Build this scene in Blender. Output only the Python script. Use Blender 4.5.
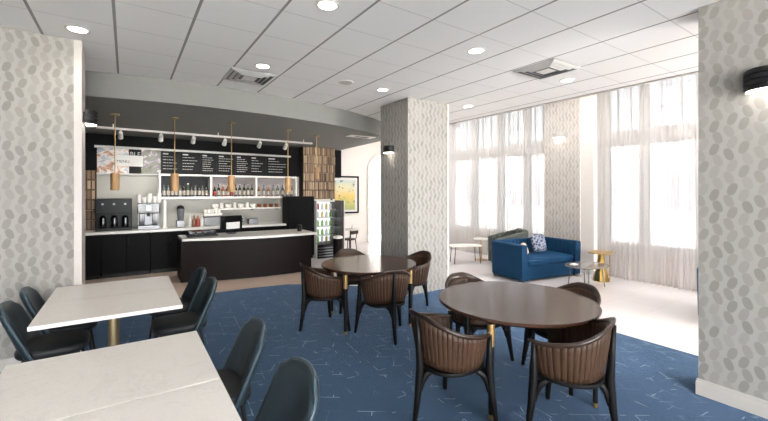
import bpy, bmesh, math, random
from mathutils import Vector, Matrix
random.seed(7)
SC = bpy.context.scene
for o in list(bpy.data.objects):
    bpy.data.objects.remove(o)
COL = SC.collection
PI = math.pi
# ------------------------------------------------------------------ camera
F = 381.0
EYE = 1.73
TH = math.radians(34.07)
ST, CT = math.sin(TH), math.cos(TH)
HOR = 192.0
cam_d = bpy.data.cameras.new('camera')
cam = bpy.data.objects.new('camera', cam_d)
COL.objects.link(cam)
cam.location = (0, 0, EYE)
cam.rotation_euler = (PI / 2, 0, -TH)
cam_d.sensor_width = 36
cam_d.lens = 36 * F / 768
cam_d.shift_y = -(210.5 - HOR) / 768
cam_d.clip_start = 0.05
cam_d.clip_end = 300
SC.camera = cam
# ------------------------------------------------------------------ world, exposure
SC.view_settings.view_transform = 'Standard'
SC.view_settings.look = 'None'
SC.view_settings.gamma = 1
SC.view_settings.use_curve_mapping = False
SC.view_settings.exposure = 1.33
SC.cycles.use_denoising = True
SC.cycles.transparent_max_bounces = 24
SC.cycles.max_bounces = 10
SC.cycles.diffuse_bounces = 6
SC.cycles.caustics_reflective = False
SC.cycles.caustics_refractive = False
SC.cycles.sample_clamp_indirect = 6
wd = bpy.data.worlds.new('overcast_sky')
SC.world = wd
wd.use_nodes = True
wd.node_tree.nodes['Background'].inputs[0].default_value = (0.96, 0.98, 1.0, 1)
wd.node_tree.nodes['Background'].inputs[1].default_value = 9.0
CEIL = 1.58 + EYE          # main ceiling height
SOF = 2.98                 # kitchen soffit height
XC = 6.22                  # where the dropped ceiling stops
XW = 8.40                  # plane of the window frames


sun_d = bpy.data.lights.new('sun', 'SUN')
sun_d.energy = 48
sun_d.color = (1.0, 1.0, 1.0)
sun_d.angle = 0.05
sun = bpy.data.objects.new('sun', sun_d)
COL.objects.link(sun)
sun.rotation_euler = Vector((0.8, -0.25, -0.9)).to_track_quat('-Z', 'Y').to_euler()


def portal(name, loc, rot, sx, sy):
    d = bpy.data.lights.new(name, 'AREA')
    d.shape = 'RECTANGLE'
    d.size, d.size_y = sx, sy
    o = bpy.data.objects.new(name, d)
    COL.objects.link(o)
    o.location, o.rotation_euler = loc, rot
    d.cycles.is_portal = True
    return o


portal('portal_right_window', (8.7, 1.4, 2.4), (0, PI / 2, 0), 3.6, 5.6)
portal('portal_left_window', (8.7, 8.2, 2.4), (0, PI / 2, 0), 3.6, 6.0)
portal('portal_back', (1.0, -4.6, 1.5), (PI / 2, 0, 0), 8.0, 3.0)


# ------------------------------------------------------------------ pixel helpers (photo pixel -> place)
def ray(px):
    u = (px - 384) / F
    return ST + u * CT, CT - u * ST       # X and Y travelled per metre of depth


def at_z(px, py, z):
    d = (EYE - z) * F / (py - HOR)
    rx, ry = ray(px)
    return Vector((rx * d, ry * d, z))


def at_y(px, py, y):
    rx, ry = ray(px)
    d = y / ry
    return Vector((rx * d, y, EYE - (py - HOR) * d / F))


def at_x(px, py, x):
    rx, ry = ray(px)
    d = x / rx
    return Vector((x, ry * d, EYE - (py - HOR) * d / F))


# ------------------------------------------------------------------ materials
def srgb(r, g, b):
    def f(c):
        c /= 255.0
        return c / 12.92 if c <= 0.04045 else ((c + 0.055) / 1.055) ** 2.4
    return (f(r), f(g), f(b), 1)


class NT:
    """tiny node-tree writer"""
    def __init__(self, name):
        self.m = bpy.data.materials.new(name)
        self.m.use_nodes = True
        self.t = self.m.node_tree
        self.b = self.t.nodes['Principled BSDF']
        self.out = self.t.nodes['Material Output']

    def n(self, typ, **kw):
        nd = self.t.nodes.new(typ)
        for k, v in kw.items():
            setattr(nd, k, v)
        return nd

    def put(self, sock, v):
        if isinstance(v, bpy.types.NodeSocket):
            self.t.links.new(v, sock)
        else:
            sock.default_value = v

    def math(self, op, a, b=0.0, c=0.0):
        nd = self.n('ShaderNodeMath', operation=op)
        for i, v in enumerate((a, b, c)):
            self.put(nd.inputs[i], v)
        return nd.outputs[0]

    def mix(self, f, a, b):
        nd = self.n('ShaderNodeMix', data_type='RGBA')
        self.put(nd.inputs[0], f)
        self.put(nd.inputs[6], a)
        self.put(nd.inputs[7], b)
        return nd.outputs[2]

    def coord(self, kind='Object'):
        return self.n('ShaderNodeTexCoord').outputs[kind]

    def mapping(self, v, loc=(0, 0, 0), rot=(0, 0, 0), scale=(1, 1, 1)):
        nd = self.n('ShaderNodeMapping')
        self.put(nd.inputs[0], v)
        nd.inputs[1].default_value, nd.inputs[2].default_value, nd.inputs[3].default_value = loc, rot, scale
        return nd.outputs[0]

    def noise(self, v, scale, detail=2.0, rough=0.5, dist=0.0):
        nd = self.n('ShaderNodeTexNoise')
        self.put(nd.inputs['Vector'], v)
        nd.inputs['Scale'].default_value = scale
        nd.inputs['Detail'].default_value = detail
        nd.inputs['Roughness'].default_value = rough
        nd.inputs['Distortion'].default_value = dist
        return nd.outputs[0]

    def ramp(self, f, stops):
        nd = self.n('ShaderNodeValToRGB')
        self.put(nd.inputs[0], f)
        e = nd.color_ramp.elements
        while len(e) < len(stops):
            e.new(0.5)
        for el, (p, c) in zip(e, stops):
            el.position, el.color = p, c
        return nd.outputs[0]

    def bump(self, h, strength=0.3, dist=0.01):
        nd = self.n('ShaderNodeBump')
        nd.inputs['Strength'].default_value = strength
        nd.inputs['Distance'].default_value = dist
        self.put(nd.inputs['Height'], h)
        self.t.links.new(nd.outputs[0], self.b.inputs['Normal'])

    def base(self, v):
        self.put(self.b.inputs['Base Color'], v)

    def rough(self, v):
        self.put(self.b.inputs['Roughness'], v)


def simple(name, col, rough=0.5, metal=0.0, var=0.08, scale=12, spec=None, emit=None, estr=0):
    t = NT(name)
    v = t.coord()
    f = t.noise(v, scale, 3)
    dark = tuple(c * (1 - var) for c in col[:3]) + (1,)
    lite = tuple(min(1, c * (1 + var)) for c in col[:3]) + (1,)
    t.base(t.mix(f, dark, lite))
    t.rough(rough)
    t.b.inputs['Metallic'].default_value = metal
    if spec is not None:
        t.b.inputs['Specular IOR Level'].default_value = spec
    if emit:
        t.b.inputs['Emission Color'].default_value = emit
        t.b.inputs['Emission Strength'].default_value = estr
    return t.m


M = {}
M['ceiling_tile'] = None


def mk_ceiling():
    t = NT('ceiling_tile')
    p = t.n('ShaderNodeSeparateXYZ')
    t.put(p.inputs[0], t.coord())
    fx = t.math('FRACT', t.math('DIVIDE', t.math('ADD', p.outputs[0], 0.09 + 60.5), 0.605))
    fy = t.math('FRACT', t.math('DIVIDE', t.math('ADD', p.outputs[1], 60.5 - 1.43), 0.605))
    gx = t.math('LESS_THAN', t.math('ABSOLUTE', t.math('SUBTRACT', fx, 0.5)), 2)
    dx = t.math('MINIMUM', fx, t.math('SUBTRACT', 1, fx))
    dy = t.math('MINIMUM', fy, t.math('SUBTRACT', 1, fy))
    lx = t.math('LESS_THAN', dx, 0.020)
    ly = t.math('LESS_THAN', dy, 0.007)
    n = t.noise(t.coord(), 90, 3, 0.7)
    c = t.mix(n, srgb(240, 238, 236), srgb(247, 245, 243))
    c = t.mix(lx, c, srgb(150, 147, 144))
    c = t.mix(t.math('MULTIPLY', ly, 0.55), c, srgb(165, 162, 160))
    t.base(c)
    t.rough(0.9)
    h = t.math('SUBTRACT', 1, t.math('MAXIMUM', lx, ly))
    t.bump(h, 0.4, 0.01)
    return t.m


def mk_wallpaper(name, axis, base, leaf, sx=0.092, sy=0.19):
    """rows of small leaf shapes, tilted alternately left and right"""
    t = NT(name)
    p = t.n('ShaderNodeSeparateXYZ')
    t.put(p.inputs[0], t.coord())
    s = t.math('ADD', p.outputs[axis], 40.0)
    z = t.math('ADD', p.outputs[2], 40.0)
    col = t.math('DIVIDE', s, sx)
    ci = t.math('FLOOR', col)
    cf = t.math('SUBTRACT', t.math('FRACT', col), 0.5)
    par = t.math('MODULO', ci, 2.0)                 # column parity
    sgn = t.math('SUBTRACT', t.math('MULTIPLY', par, 2.0), 1.0)
    leaves = None
    rnd = None
    for k in (0, 1):
        zz = t.math('ADD', t.math('DIVIDE', z, sy), t.math('ADD', t.math('MULTIPLY', par, 0.25), 0.5 * k))
        zi = t.math('FLOOR', zz)
        zf = t.math('SUBTRACT', t.math('FRACT', zz), 0.5)
        X = t.math('MULTIPLY', t.math('ADD', cf, 0.12 if k else -0.12), sx)
        Z = t.math('MULTIPLY', zf, sy)
        sg = t.math('MULTIPLY', sgn, 1.0 if k else -1.0)
        sg = t.math('MULTIPLY', sg, 0.36)
        Xr = t.math('ADD', X, t.math('MULTIPLY', Z, sg))
        Zr = t.math('SUBTRACT', Z, t.math('MULTIPLY', X, sg))
        d = t.math('ADD', t.math('POWER', t.math('ABSOLUTE', t.math('DIVIDE', Xr, 0.031)), 2.4),
                   t.math('POWER', t.math('ABSOLUTE', t.math('DIVIDE', Zr, 0.056)), 2.4))
        m = t.n('ShaderNodeMapRange')
        t.put(m.inputs[0], d)
        m.inputs[1].default_value, m.inputs[2].default_value = 0.75, 1.15
        m.inputs[3].default_value, m.inputs[4].default_value = 1, 0
        w = t.n('ShaderNodeTexWhiteNoise', noise_dimensions='3D')
        cv = t.n('ShaderNodeCombineXYZ')
        t.put(cv.inputs[0], ci)
        t.put(cv.inputs[1], zi)
        cv.inputs[2].default_value = k
        t.put(w.inputs[0], cv.outputs[0])
        v = t.math('MULTIPLY', m.outputs[0], t.math('MULTIPLY_ADD', w.outputs[0], 0.7, 0.3))
        leaves = v if leaves is None else t.math('MAXIMUM', leaves, v)
    weave = t.noise(t.mapping(t.coord(), scale=(60, 60, 240)), 3, 2)
    b = t.mix(weave, tuple(c * 0.94 for c in base[:3]) + (1,), base)
    t.base(t.mix(leaves, b, leaf))
    t.rough(0.75)
    return t.m


def mk_carpet():
    t = NT('blue_patterned_carpet')
    v = t.coord()
    n1 = t.noise(v, 3.0, 4, 0.65)
    n2 = t.noise(v, 260, 2, 0.8)
    c = t.mix(n1, srgb(44, 64, 82), srgb(57, 79, 100))
    c = t.mix(t.math('MULTIPLY', n2, 0.45), c, srgb(40, 60, 84))
    lines = None
    for rot, sc, off, seed in ((0.62, 1.0, 0.0, 3.1), (1.66, 1.0, 0.37, 7.7)):
        b = t.n('ShaderNodeTexBrick')
        t.put(b.inputs['Vector'], t.mapping(v, loc=(off, off * 0.7, 0), rot=(0, 0, rot)))
        b.inputs['Scale'].default_value = 1.0
        b.inputs['Mortar Size'].default_value = 0.0035
        b.inputs['Mortar Smooth'].default_value = 0.0
        b.inputs['Brick Width'].default_value = 0.34
        b.inputs['Row Height'].default_value = 0.20
        vo = t.n('ShaderNodeTexVoronoi')
        t.put(vo.inputs['Vector'], t.mapping(v, loc=(seed, seed, 0)))
        vo.inputs['Scale'].default_value = 9.0
        sep = t.n('ShaderNodeSeparateColor')
        t.put(sep.inputs[0], vo.outputs['Color'])
        g = t.math('GREATER_THAN', sep.outputs[0], 0.66)
        l = t.math('MULTIPLY', b.outputs['Fac'], t.math('MULTIPLY', g, sep.outputs[1]))
        lines = l if lines is None else t.math('MAXIMUM', lines, l)
    c = t.mix(t.math('MULTIPLY', lines, 0.5), c, srgb(185, 198, 210))
    t.base(c)
    t.rough(0.95)
    t.b.inputs['Specular IOR Level'].default_value = 0.15
    t.b.inputs['Sheen Weight'].default_value = 0.8
    t.b.inputs['Sheen Roughness'].default_value = 0.25
    t.b.inputs['Sheen Tint'].default_value = srgb(150, 180, 225)
    t.bump(n2, 0.5, 0.006)
    return t.m


def mk_planks(name, c1, c2, w=0.16, ln=1.2, rot=0.0, rough=0.35, gap=0.004):
    t = NT(name)
    v = t.mapping(t.coord(), rot=(0, 0, rot))
    b = t.n('ShaderNodeTexBrick')
    t.put(b.inputs['Vector'], v)
    b.inputs['Scale'].default_value = 1.0
    b.inputs['Mortar Size'].default_value = gap
    b.inputs['Brick Width'].default_value = ln
    b.inputs['Row Height'].default_value = w
    b.inputs['Color1'].default_value = c1
    b.inputs['Color2'].default_value = c2
    b.inputs['Mortar'].default_value = tuple(c * 0.45 for c in c1[:3]) + (1,)
    n = t.noise(t.mapping(v, scale=(2.0, 26, 26)), 2.2, 4, 0.6, 0.4)
    t.base(t.mix(t.math('MULTIPLY', n, 0.6), b.outputs['Color'], tuple(c * 0.5 for c in c1[:3]) + (1,)))
    t.rough(rough)
    return t.m


def mk_wood(name, c1, c2, rough=0.35, scale=(3, 40, 40), spec=0.5):
    t = NT(name)
    t.b.inputs['Specular IOR Level'].default_value = spec
    n = t.noise(t.mapping(t.coord(), scale=scale), 1.5, 5, 0.6, 0.6)
    t.base(t.mix(n, c1, c2))
    t.rough(rough)
    return t.m


def mk_tile(name, c1, c2, size, rough):
    t = NT(name)
    v = t.coord()
    b = t.n('ShaderNodeTexBrick')
    t.put(b.inputs['Vector'], v)
    b.offset = 0.5
    b.inputs['Scale'].default_value = 1
    b.inputs['Mortar Size'].default_value = 0.004
    b.inputs['Brick Width'].default_value = size * 2
    b.inputs['Row Height'].default_value = size
    b.inputs['Color1'].default_value = c1
    b.inputs['Color2'].default_value = c2
    b.inputs['Mortar'].default_value = tuple(c * 0.75 for c in c1[:3]) + (1,)
    n = t.noise(v, 1.6, 5, 0.6, 0.5)
    t.base(t.mix(t.math('MULTIPLY', n, 0.35), b.outputs['Color'], tuple(c * 0.82 for c in c1[:3]) + (1,)))
    t.rough(rough)
    return t.m


def mk_quartz():
    t = NT('white_quartz')
    v = t.coord()
    n = t.noise(v, 2.2, 6, 0.6, 1.6)
    vein = t.math('LESS_THAN', t.math('ABSOLUTE', t.math('SUBTRACT', n, 0.5)), 0.010)
    fl = t.noise(v, 60, 2)
    c = t.mix(fl, srgb(222, 216, 210), srgb(234, 229, 223))
    t.base(t.mix(t.math('MULTIPLY', vein, 0.16), c, srgb(186, 180, 174)))
    t.rough(0.28)
    return t.m


def mk_sheer():
    t = NT('sheer_curtain')
    tr = t.n('ShaderNodeBsdfTransparent')
    tl = t.n('ShaderNodeBsdfTranslucent')
    df = t.n('ShaderNodeBsdfDiffuse')
    w = t.noise(t.mapping(t.coord(), scale=(300, 300, 300)), 1.0, 1)
    cl = t.mix(w, srgb(236, 234, 233), srgb(245, 243, 242))
    t.put(tl.inputs[0], cl)
    t.put(df.inputs[0], cl)
    tr.inputs[0].default_value = (0.97, 0.97, 0.97, 1)
    m1 = t.n('ShaderNodeMixShader')
    m1.inputs[0].default_value = 0.5
    t.put(m1.inputs[1], tl.outputs[0])
    t.put(m1.inputs[2], df.outputs[0])
    m2 = t.n('ShaderNodeMixShader')
    m2.inputs[0].default_value = 0.42
    t.put(m2.inputs[1], tr.outputs[0])
    t.put(m2.inputs[2], m1.outputs[0])
    t.put(t.out.inputs[0], m2.outputs[0])
    return t.m


def mk_glass(name='window_glass', tint=(0.25, 0.252, 0.255, 1), f=0.06):
    t = NT(name)
    tr = t.n('ShaderNodeBsdfTransparent')
    tr.inputs[0].default_value = tint
    gl = t.n('ShaderNodeBsdfGlossy')
    gl.inputs['Roughness'].default_value = 0.02
    m = t.n('ShaderNodeMixShader')
    m.inputs[0].default_value = f
    t.put(m.inputs[1], tr.outputs[0])
    t.put(m.inputs[2], gl.outputs[0])
    t.put(t.out.inputs[0], m.outputs[0])
    return t.m


def mk_blocks():
    t = NT('stacked_wood_blocks')
    g = t.n('ShaderNodeNewGeometry')
    c = t.ramp(g.outputs['Random Per Island'], [(0, srgb(122, 98, 74)), (0.35, srgb(160, 134, 106)), (0.7, srgb(190, 166, 136)), (1, srgb(140, 114, 88))])
    n = t.noise(t.mapping(t.coord(), scale=(20, 20, 3)), 3, 3)
    t.base(t.mix(t.math('MULTIPLY', n, 0.25), c, srgb(112, 80, 58)))
    t.rough(0.55)
    return t.m


def mk_emit(name, col, s):
    return simple(name, col, 0.4, emit=col, estr=s)


def mk_leather(name, c, rough=0.42):
    t = NT(name)
    v = t.coord()
    n = t.noise(v, 9, 3)
    t.base(t.mix(n, tuple(x * 0.85 for x in c[:3]) + (1,), tuple(x * 1.12 for x in c[:3]) + (1,)))
    t.rough(rough)
    t.b.inputs['Specular IOR Level'].default_value = 0.3
    t.bump(t.noise(v, 220, 2, 0.6), 0.12, 0.002)
    return t.m


def mk_velvet(name, c):
    t = NT(name)
    n = t.noise(t.coord(), 6, 4, 0.6)
    t.base(t.mix(n, tuple(x * 0.75 for x in c[:3]) + (1,), tuple(x * 1.15 for x in c[:3]) + (1,)))
    t.rough(0.7)
    t.b.inputs['Specular IOR Level'].default_value = 0.2
    t.b.inputs['Sheen Weight'].default_value = 0.12
    t.b.inputs['Sheen Tint'].default_value = tuple(min(1, x * 5) for x in c[:3]) + (1,)
    return t.m


def mk_pattern_cushion():
    t = NT('grey_patterned_fabric')
    v = t.mapping(t.coord(), rot=(0, 0.78, 0))
    vo = t.n('ShaderNodeTexVoronoi')
    vo.inputs['Scale'].default_value = 22
    t.put(vo.inputs['Vector'], v)
    m = t.math('GREATER_THAN', vo.outputs[0], 0.45)
    t.base(t.mix(m, srgb(58, 66, 92), srgb(140, 146, 160)))
    t.rough(0.9)
    return t.m


def mk_landscape():
    t = NT('landscape_print')
    v = t.coord()
    s = t.n('ShaderNodeSeparateXYZ')
    t.put(s.inputs[0], v)
    z = t.math('ADD', s.outputs[2], t.math('MULTIPLY', t.noise(v, 3.0, 4, 0.6), 0.5))
    c = t.ramp(t.math('MULTIPLY_ADD', z, 0.62, -0.02), [(0.0, srgb(120, 140, 110)), (0.3, srgb(176, 178, 110)), (0.5, srgb(228, 196, 110)), (0.68, srgb(222, 214, 180)), (0.9, srgb(176, 200, 214))])
    n = t.noise(v, 7, 4, 0.7)
    t.base(t.mix(t.math('GREATER_THAN', n, 0.6), c, srgb(104, 132, 108)))
    t.rough(0.35)
    return t.m


def mk_food():
    t = NT('food_photo_print')
    n = t.noise(t.mapping(t.coord(), scale=(1, 1, 1.3)), 5.0, 3, 0.5, 0.8)
    t.base(t.ramp(n, [(0.25, srgb(96, 52, 34)), (0.42, srgb(176, 130, 96)), (0.52, srgb(222, 214, 208)), (0.62, srgb(150, 160, 168)), (0.75, srgb(226, 216, 204))]))
    t.rough(0.3)
    return t.m


def mk_food2():
    t = NT('dish_photo_print')
    n = t.noise(t.coord(), 8.0, 3, 0.5, 0.8)
    t.base(t.ramp(n, [(0.3, srgb(30, 26, 24)), (0.45, srgb(90, 96, 52)), (0.55, srgb(96, 82, 92)), (0.65, srgb(190, 180, 172)), (0.8, srgb(60, 40, 30))]))
    t.rough(0.3)
    return t.m


def mk_building():
    t = NT('pale_brick')
    b = t.n('ShaderNodeTexBrick')
    t.put(b.inputs['Vector'], t.mapping(t.coord(), rot=(PI / 2, 0, PI / 2)))
    b.inputs['Scale'].default_value = 1
    b.inputs['Brick Width'].default_value = 0.6
    b.inputs['Row Height'].default_value = 0.2
    b.inputs['Color1'].default_value = srgb(205, 170, 160)
    b.inputs['Color2'].default_value = srgb(190, 155, 146)
    b.inputs['Mortar'].default_value = srgb(220, 210, 205)
    t.base(b.outputs['Color'])
    t.rough(0.9)
    return t.m


M['ceiling_tile'] = mk_ceiling()
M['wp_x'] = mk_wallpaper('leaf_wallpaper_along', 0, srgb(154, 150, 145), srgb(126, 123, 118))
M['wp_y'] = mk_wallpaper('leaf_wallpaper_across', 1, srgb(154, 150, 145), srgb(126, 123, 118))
M['white_paint'] = simple('white_paint', srgb(226, 222, 217), 0.6, var=0.02)
M['skirt'] = simple('greige_skirting_paint', srgb(180, 175, 169), 0.5, var=0.03)
M['bright_paint'] = simple('warm_white_paint', srgb(236, 231, 224), 0.7, var=0.02)
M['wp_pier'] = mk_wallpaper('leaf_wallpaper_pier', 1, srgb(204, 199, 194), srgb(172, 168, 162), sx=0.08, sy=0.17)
M['soffit_paint'] = simple('grey_soffit_paint', srgb(122, 122, 119), 0.8, var=0.03)
M['black_paint'] = simple('black_wall_paint', srgb(18, 18, 19), 0.7, var=0.1, spec=0.15)
M['kitchen_wall'] = simple('pale_tile_paint', srgb(172, 170, 161), 0.45, var=0.03)
M['carpet'] = mk_carpet()
M['wood_floor'] = mk_planks('walnut_planks', srgb(200, 178, 164), srgb(210, 190, 176), 0.17, 1.3)
M['stone_floor'] = mk_tile('pale_stone_tile', srgb(211, 206, 206), srgb(206, 200, 200), 0.6, 0.3)
M['quartz'] = mk_quartz()
M['counter_white'] = simple('white_counter', srgb(225, 222, 217), 0.25, var=0.03)
M['espresso'] = mk_wood('espresso_veneer', srgb(22, 17, 16), srgb(32, 25, 24), 0.5, (1, 1, 12), 0.12)
M['black_cab'] = mk_wood('black_oak_veneer', srgb(11, 11, 12), srgb(17, 16, 17), 0.5, (14, 14, 1), 0.08)
M['walnut_top'] = mk_wood('dark_walnut_veneer', srgb(46, 29, 21), srgb(70, 46, 34), 0.15, (2, 26, 10), 0.35)
M['walnut_rail'] = mk_wood('walnut_bentwood', srgb(34, 24, 20), srgb(54, 38, 30), 0.3, (6, 6, 20))
M['black_metal'] = simple('black_metal', srgb(22, 22, 24), 0.4, 0.3, spec=0.5)
M['black_plastic'] = simple('black_plastic', srgb(13, 14, 16), 0.4, spec=0.25)
M['black_gloss'] = simple('black_gloss', srgb(12, 13, 16), 0.12)
M['black_leg'] = simple('black_stained_wood', srgb(13, 12, 12), 0.45, var=0.2, spec=0.2)
M['brass'] = simple('brushed_brass', srgb(196, 160, 104), 0.34, 0.9)
M['brass_satin'] = simple('satin_brass', srgb(150, 132, 100), 0.45, 0.7)
M['gold'] = simple('polished_gold', srgb(212, 176, 104), 0.22, 1.0)
M['lamp_wood'] = mk_wood('golden_lamp_wood', srgb(168, 128, 82), srgb(196, 156, 106), 0.45, (20, 20, 3))
M['teal_leather'] = mk_leather('teal_leather', srgb(36, 47, 53), 0.34)
M['teal_piping'] = mk_leather('teal_piping', srgb(64, 80, 88), 0.3)
M['dark_seat'] = mk_leather('dark_seat_leather', srgb(32, 35, 36), 0.5)
M['brown_leather'] = mk_leather('brown_leather', srgb(62, 43, 30), 0.5)
M['blue_velvet'] = mk_velvet('blue_velvet', srgb(6, 52, 84))
M['grey_velvet'] = mk_velvet('grey_green_fabric', srgb(84, 88, 84))
M['cushion_pattern'] = mk_pattern_cushion()
M['cushion_tan'] = simple('tan_fabric', srgb(206, 182, 158), 0.9)
M['marble_grey'] = simple('grey_marble', srgb(120, 116, 114), 0.12, var=0.3, scale=5)
M['sheer'] = mk_sheer()
M['glass'] = mk_glass()
M['frame_white'] = simple('white_window_frame', srgb(216, 215, 212), 0.5, var=0.02)
M['metal'] = simple('brushed_steel', srgb(128, 128, 130), 0.4, 0.9)
M['vent_grey'] = simple('vent_grey', srgb(196, 194, 190), 0.5, 0.2)
M['vent_dark'] = simple('vent_throat', srgb(104, 104, 104), 0.8)
M['lamp_glow'] = mk_emit('lamp_glow', srgb(255, 244, 226), 6.0)
M['sconce_glow'] = mk_emit('sconce_glow', srgb(255, 248, 236), 4.0)
M['ceramic'] = simple('white_ceramic', srgb(226, 223, 217), 0.3, var=0.02)
M['paper'] = simple('white_paper', srgb(224, 222, 218), 0.8, var=0.02)
M['blocks'] = mk_blocks()
M['block_back'] = simple('dark_block_backing', srgb(42, 30, 22), 0.8)
M['menu_black'] = simple('menu_black', srgb(14, 15, 16), 0.5, spec=0.15)
M['chalk'] = simple('chalk_white', srgb(190, 190, 188), 0.8, var=0.05)
M['food'] = mk_food()
M['dish'] = mk_food2()
M['landscape'] = mk_landscape()
M['screen'] = mk_emit('lit_screen', srgb(150, 190, 225), 0.8)
M['fridge_white'] = simple('lit_fridge_lining', srgb(225, 228, 230), 0.4, emit=srgb(235, 240, 245), estr=0.35)
M['green_pack'] = simple('green_pack', srgb(120, 170, 70), 0.4)
M['yellow_pack'] = simple('yellow_pack', srgb(220, 195, 110), 0.4)
M['red_pack'] = simple('red_pack', srgb(150, 62, 52), 0.4)
M['pale_pack'] = simple('pale_pack', srgb(205, 205, 200), 0.4)
M['bottle_dark'] = simple('dark_bottle_glass', srgb(26, 22, 20), 0.1)
M['bottle_amber'] = simple('amber_bottle_glass', srgb(120, 66, 34), 0.12)
M['bottle_green'] = simple('green_bottle_glass', srgb(48, 62, 40), 0.12)
M['bottle_clear'] = simple('clear_bottle_glass', srgb(96, 100, 100), 0.12)
M['label_paper'] = simple('bottle_label_paper', srgb(168, 160, 148), 0.6)
M['label_red'] = simple('bottle_label_red', srgb(140, 44, 40), 0.6)
M['shelf_in'] = simple('shelf_lining_dark', srgb(34, 34, 36), 0.6)
M['shelf_mauve'] = simple('shelf_lining_light', srgb(160, 152, 152), 0.6)
M['building'] = mk_building()
M['asphalt'] = simple('pale_pavement', srgb(190, 188, 184), 0.9)
M['building_glass'] = simple('building_window_glass', srgb(178, 176, 176), 0.2)


# ------------------------------------------------------------------ mesh builder
class MB:
    def __init__(self):
        self.bm = bmesh.new()

    def box(self, x0, x1, y0, y1, z0, z1, mi=0):
        v = [self.bm.verts.new(p) for p in ((x0, y0, z0), (x1, y0, z0), (x1, y1, z0), (x0, y1, z0),
                                            (x0, y0, z1), (x1, y0, z1), (x1, y1, z1), (x0, y1, z1))]
        for f in ((0, 3, 2, 1), (4, 5, 6, 7), (0, 1, 5, 4), (1, 2, 6, 5), (2, 3, 7, 6), (3, 0, 4, 7)):
            self.bm.faces.new([v[i] for i in f]).material_index = mi
        return self

    def bbox(self, x0, x1, y0, y1, z0, z1, r=0.01, seg=2, mi=0):
        """box with rounded edges"""
        b = bmesh.new()
        t = MB.__new__(MB)
        t.bm = b
        t.box(x0, x1, y0, y1, z0, z1, mi)
        bmesh.ops.bevel(b, geom=list(b.edges), offset=r, segments=seg, profile=0.5, affect='EDGES')
        return self.merge(b)

    def merge(self, b, mat=None):
        me = bpy.data.meshes.new('tmp')
        if mat is not None:
            bmesh.ops.transform(b, matrix=mat, verts=list(b.verts))
        b.to_mesh(me)
        b.free()
        self.bm.from_mesh(me)
        bpy.data.meshes.remove(me)
        return self

    def rings(self, rings, closed=True, cap=True, mi=0):
        vs = [[self.bm.verts.new(p) for p in r] for r in rings]
        n = len(vs[0])
        for a, b in zip(vs, vs[1:]):
            for i in range(n if closed else n - 1):
                j = (i + 1) % n
                self.bm.faces.new((a[i], a[j], b[j], b[i])).material_index = mi
        if cap and closed:
            self.bm.faces.new(list(reversed(vs[0]))).material_index = mi
            self.bm.faces.new(vs[-1]).material_index = mi
        return self

    def tube(self, pts, radii, seg=10, mi=0, sq=(1, 1)):
        """sweep along points; radii a number or list"""
        pts = [Vector(p) for p in pts]
        if not hasattr(radii, '__len__'):
            radii = [radii] * len(pts)
        rings = []
        up = None
        for i, p in enumerate(pts):
            d = (pts[min(i + 1, len(pts) - 1)] - pts[max(i - 1, 0)]).normalized()
            ref = Vector((0, 0, 1)) if abs(d.z) < 0.9 else Vector((0, 1, 0))
            a = d.cross(ref).normalized()
            b = a.cross(d).normalized()
            if up is not None and a.dot(up) < 0:
                a, b = -a, -b
            up = a
            rings.append([p + (a * math.cos(t) * sq[0] + b * math.sin(t) * sq[1]) * radii[i]
                          for t in [2 * PI * k / seg for k in range(seg)]])
        return self.rings(rings, True, True, mi)

    def lathe(self, prof, seg=20, c=(0, 0, 0), mi=0):
        r = [[(c[0] + a * math.cos(2 * PI * k / seg), c[1] + a * math.sin(2 * PI * k / seg), c[2] + z) for k in range(seg)]
             for a, z in prof]
        return self.rings(r, True, True, mi)

    def pad(self, hx, hy, z0, z1, e=0.02, n=4.0, c=(0, 0), seg=40, crown=0.0, mi=0):
        """superellipse slab with rounded edges"""
        rings = []
        prof = []
        st = 4
        for k in range(st + 1):
            a = PI / 2 * k / st
            prof.append((e * (1 - math.sin(a)), z0 + e * (1 - math.cos(a))))
        for k in range(st + 1):
            a = PI / 2 * k / st
            prof.append((e * (1 - math.cos(a)), z1 - e * (1 - math.sin(a))))
        if crown:
            prof += [(min(hx, hy) * 0.35, z1 + crown * 0.8), (min(hx, hy) * 0.8, z1 + crown)]
        for ins, z in prof:
            rr = []
            for k in range(seg):
                t = 2 * PI * k / seg
                ct, s = math.cos(t), math.sin(t)
                rr.append((c[0] + (hx - ins) * math.copysign(abs(ct) ** (2 / n), ct),
                           c[1] + (hy - ins) * math.copysign(abs(s) ** (2 / n), s), z))
            rings.append(rr)
        return self.rings(rings, True, True, mi)

    def prism(self, poly, z0, z1, mi=0):
        return self.rings([[(x, y, z0) for x, y in poly], [(x, y, z1) for x, y in poly]], True, True, mi)

    def grid(self, fn, nu, nv, mi=0):
        vs = [[self.bm.verts.new(fn(i / nu, j / nv)) for i in range(nu + 1)] for j in range(nv + 1)]
        for j in range(nv):
            for i in range(nu):
                self.bm.faces.new((vs[j][i], vs[j][i + 1], vs[j + 1][i + 1], vs[j + 1][i])).material_index = mi
        return self

    def build(self, name, mat, parent=None, smooth=35, fix=True):
        if fix:
            bmesh.ops.recalc_face_normals(self.bm, faces=list(self.bm.faces))
        me = bpy.data.meshes.new(name)
        self.bm.to_mesh(me)
        self.bm.free()
        for m in (mat if isinstance(mat, (list, tuple)) else [mat]):
            me.materials.append(m if not isinstance(m, str) else M[m])
        if smooth:
            me.shade_smooth()
            me.set_sharp_from_angle(angle=math.radians(smooth))
        o = bpy.data.objects.new(name, me)
        COL.objects.link(o)
        if smooth and smooth < 180:
            wn = o.modifiers.new('weighted', 'WEIGHTED_NORMAL')
            wn.keep_sharp = True
        if parent:
            o.parent = parent
        return o


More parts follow.
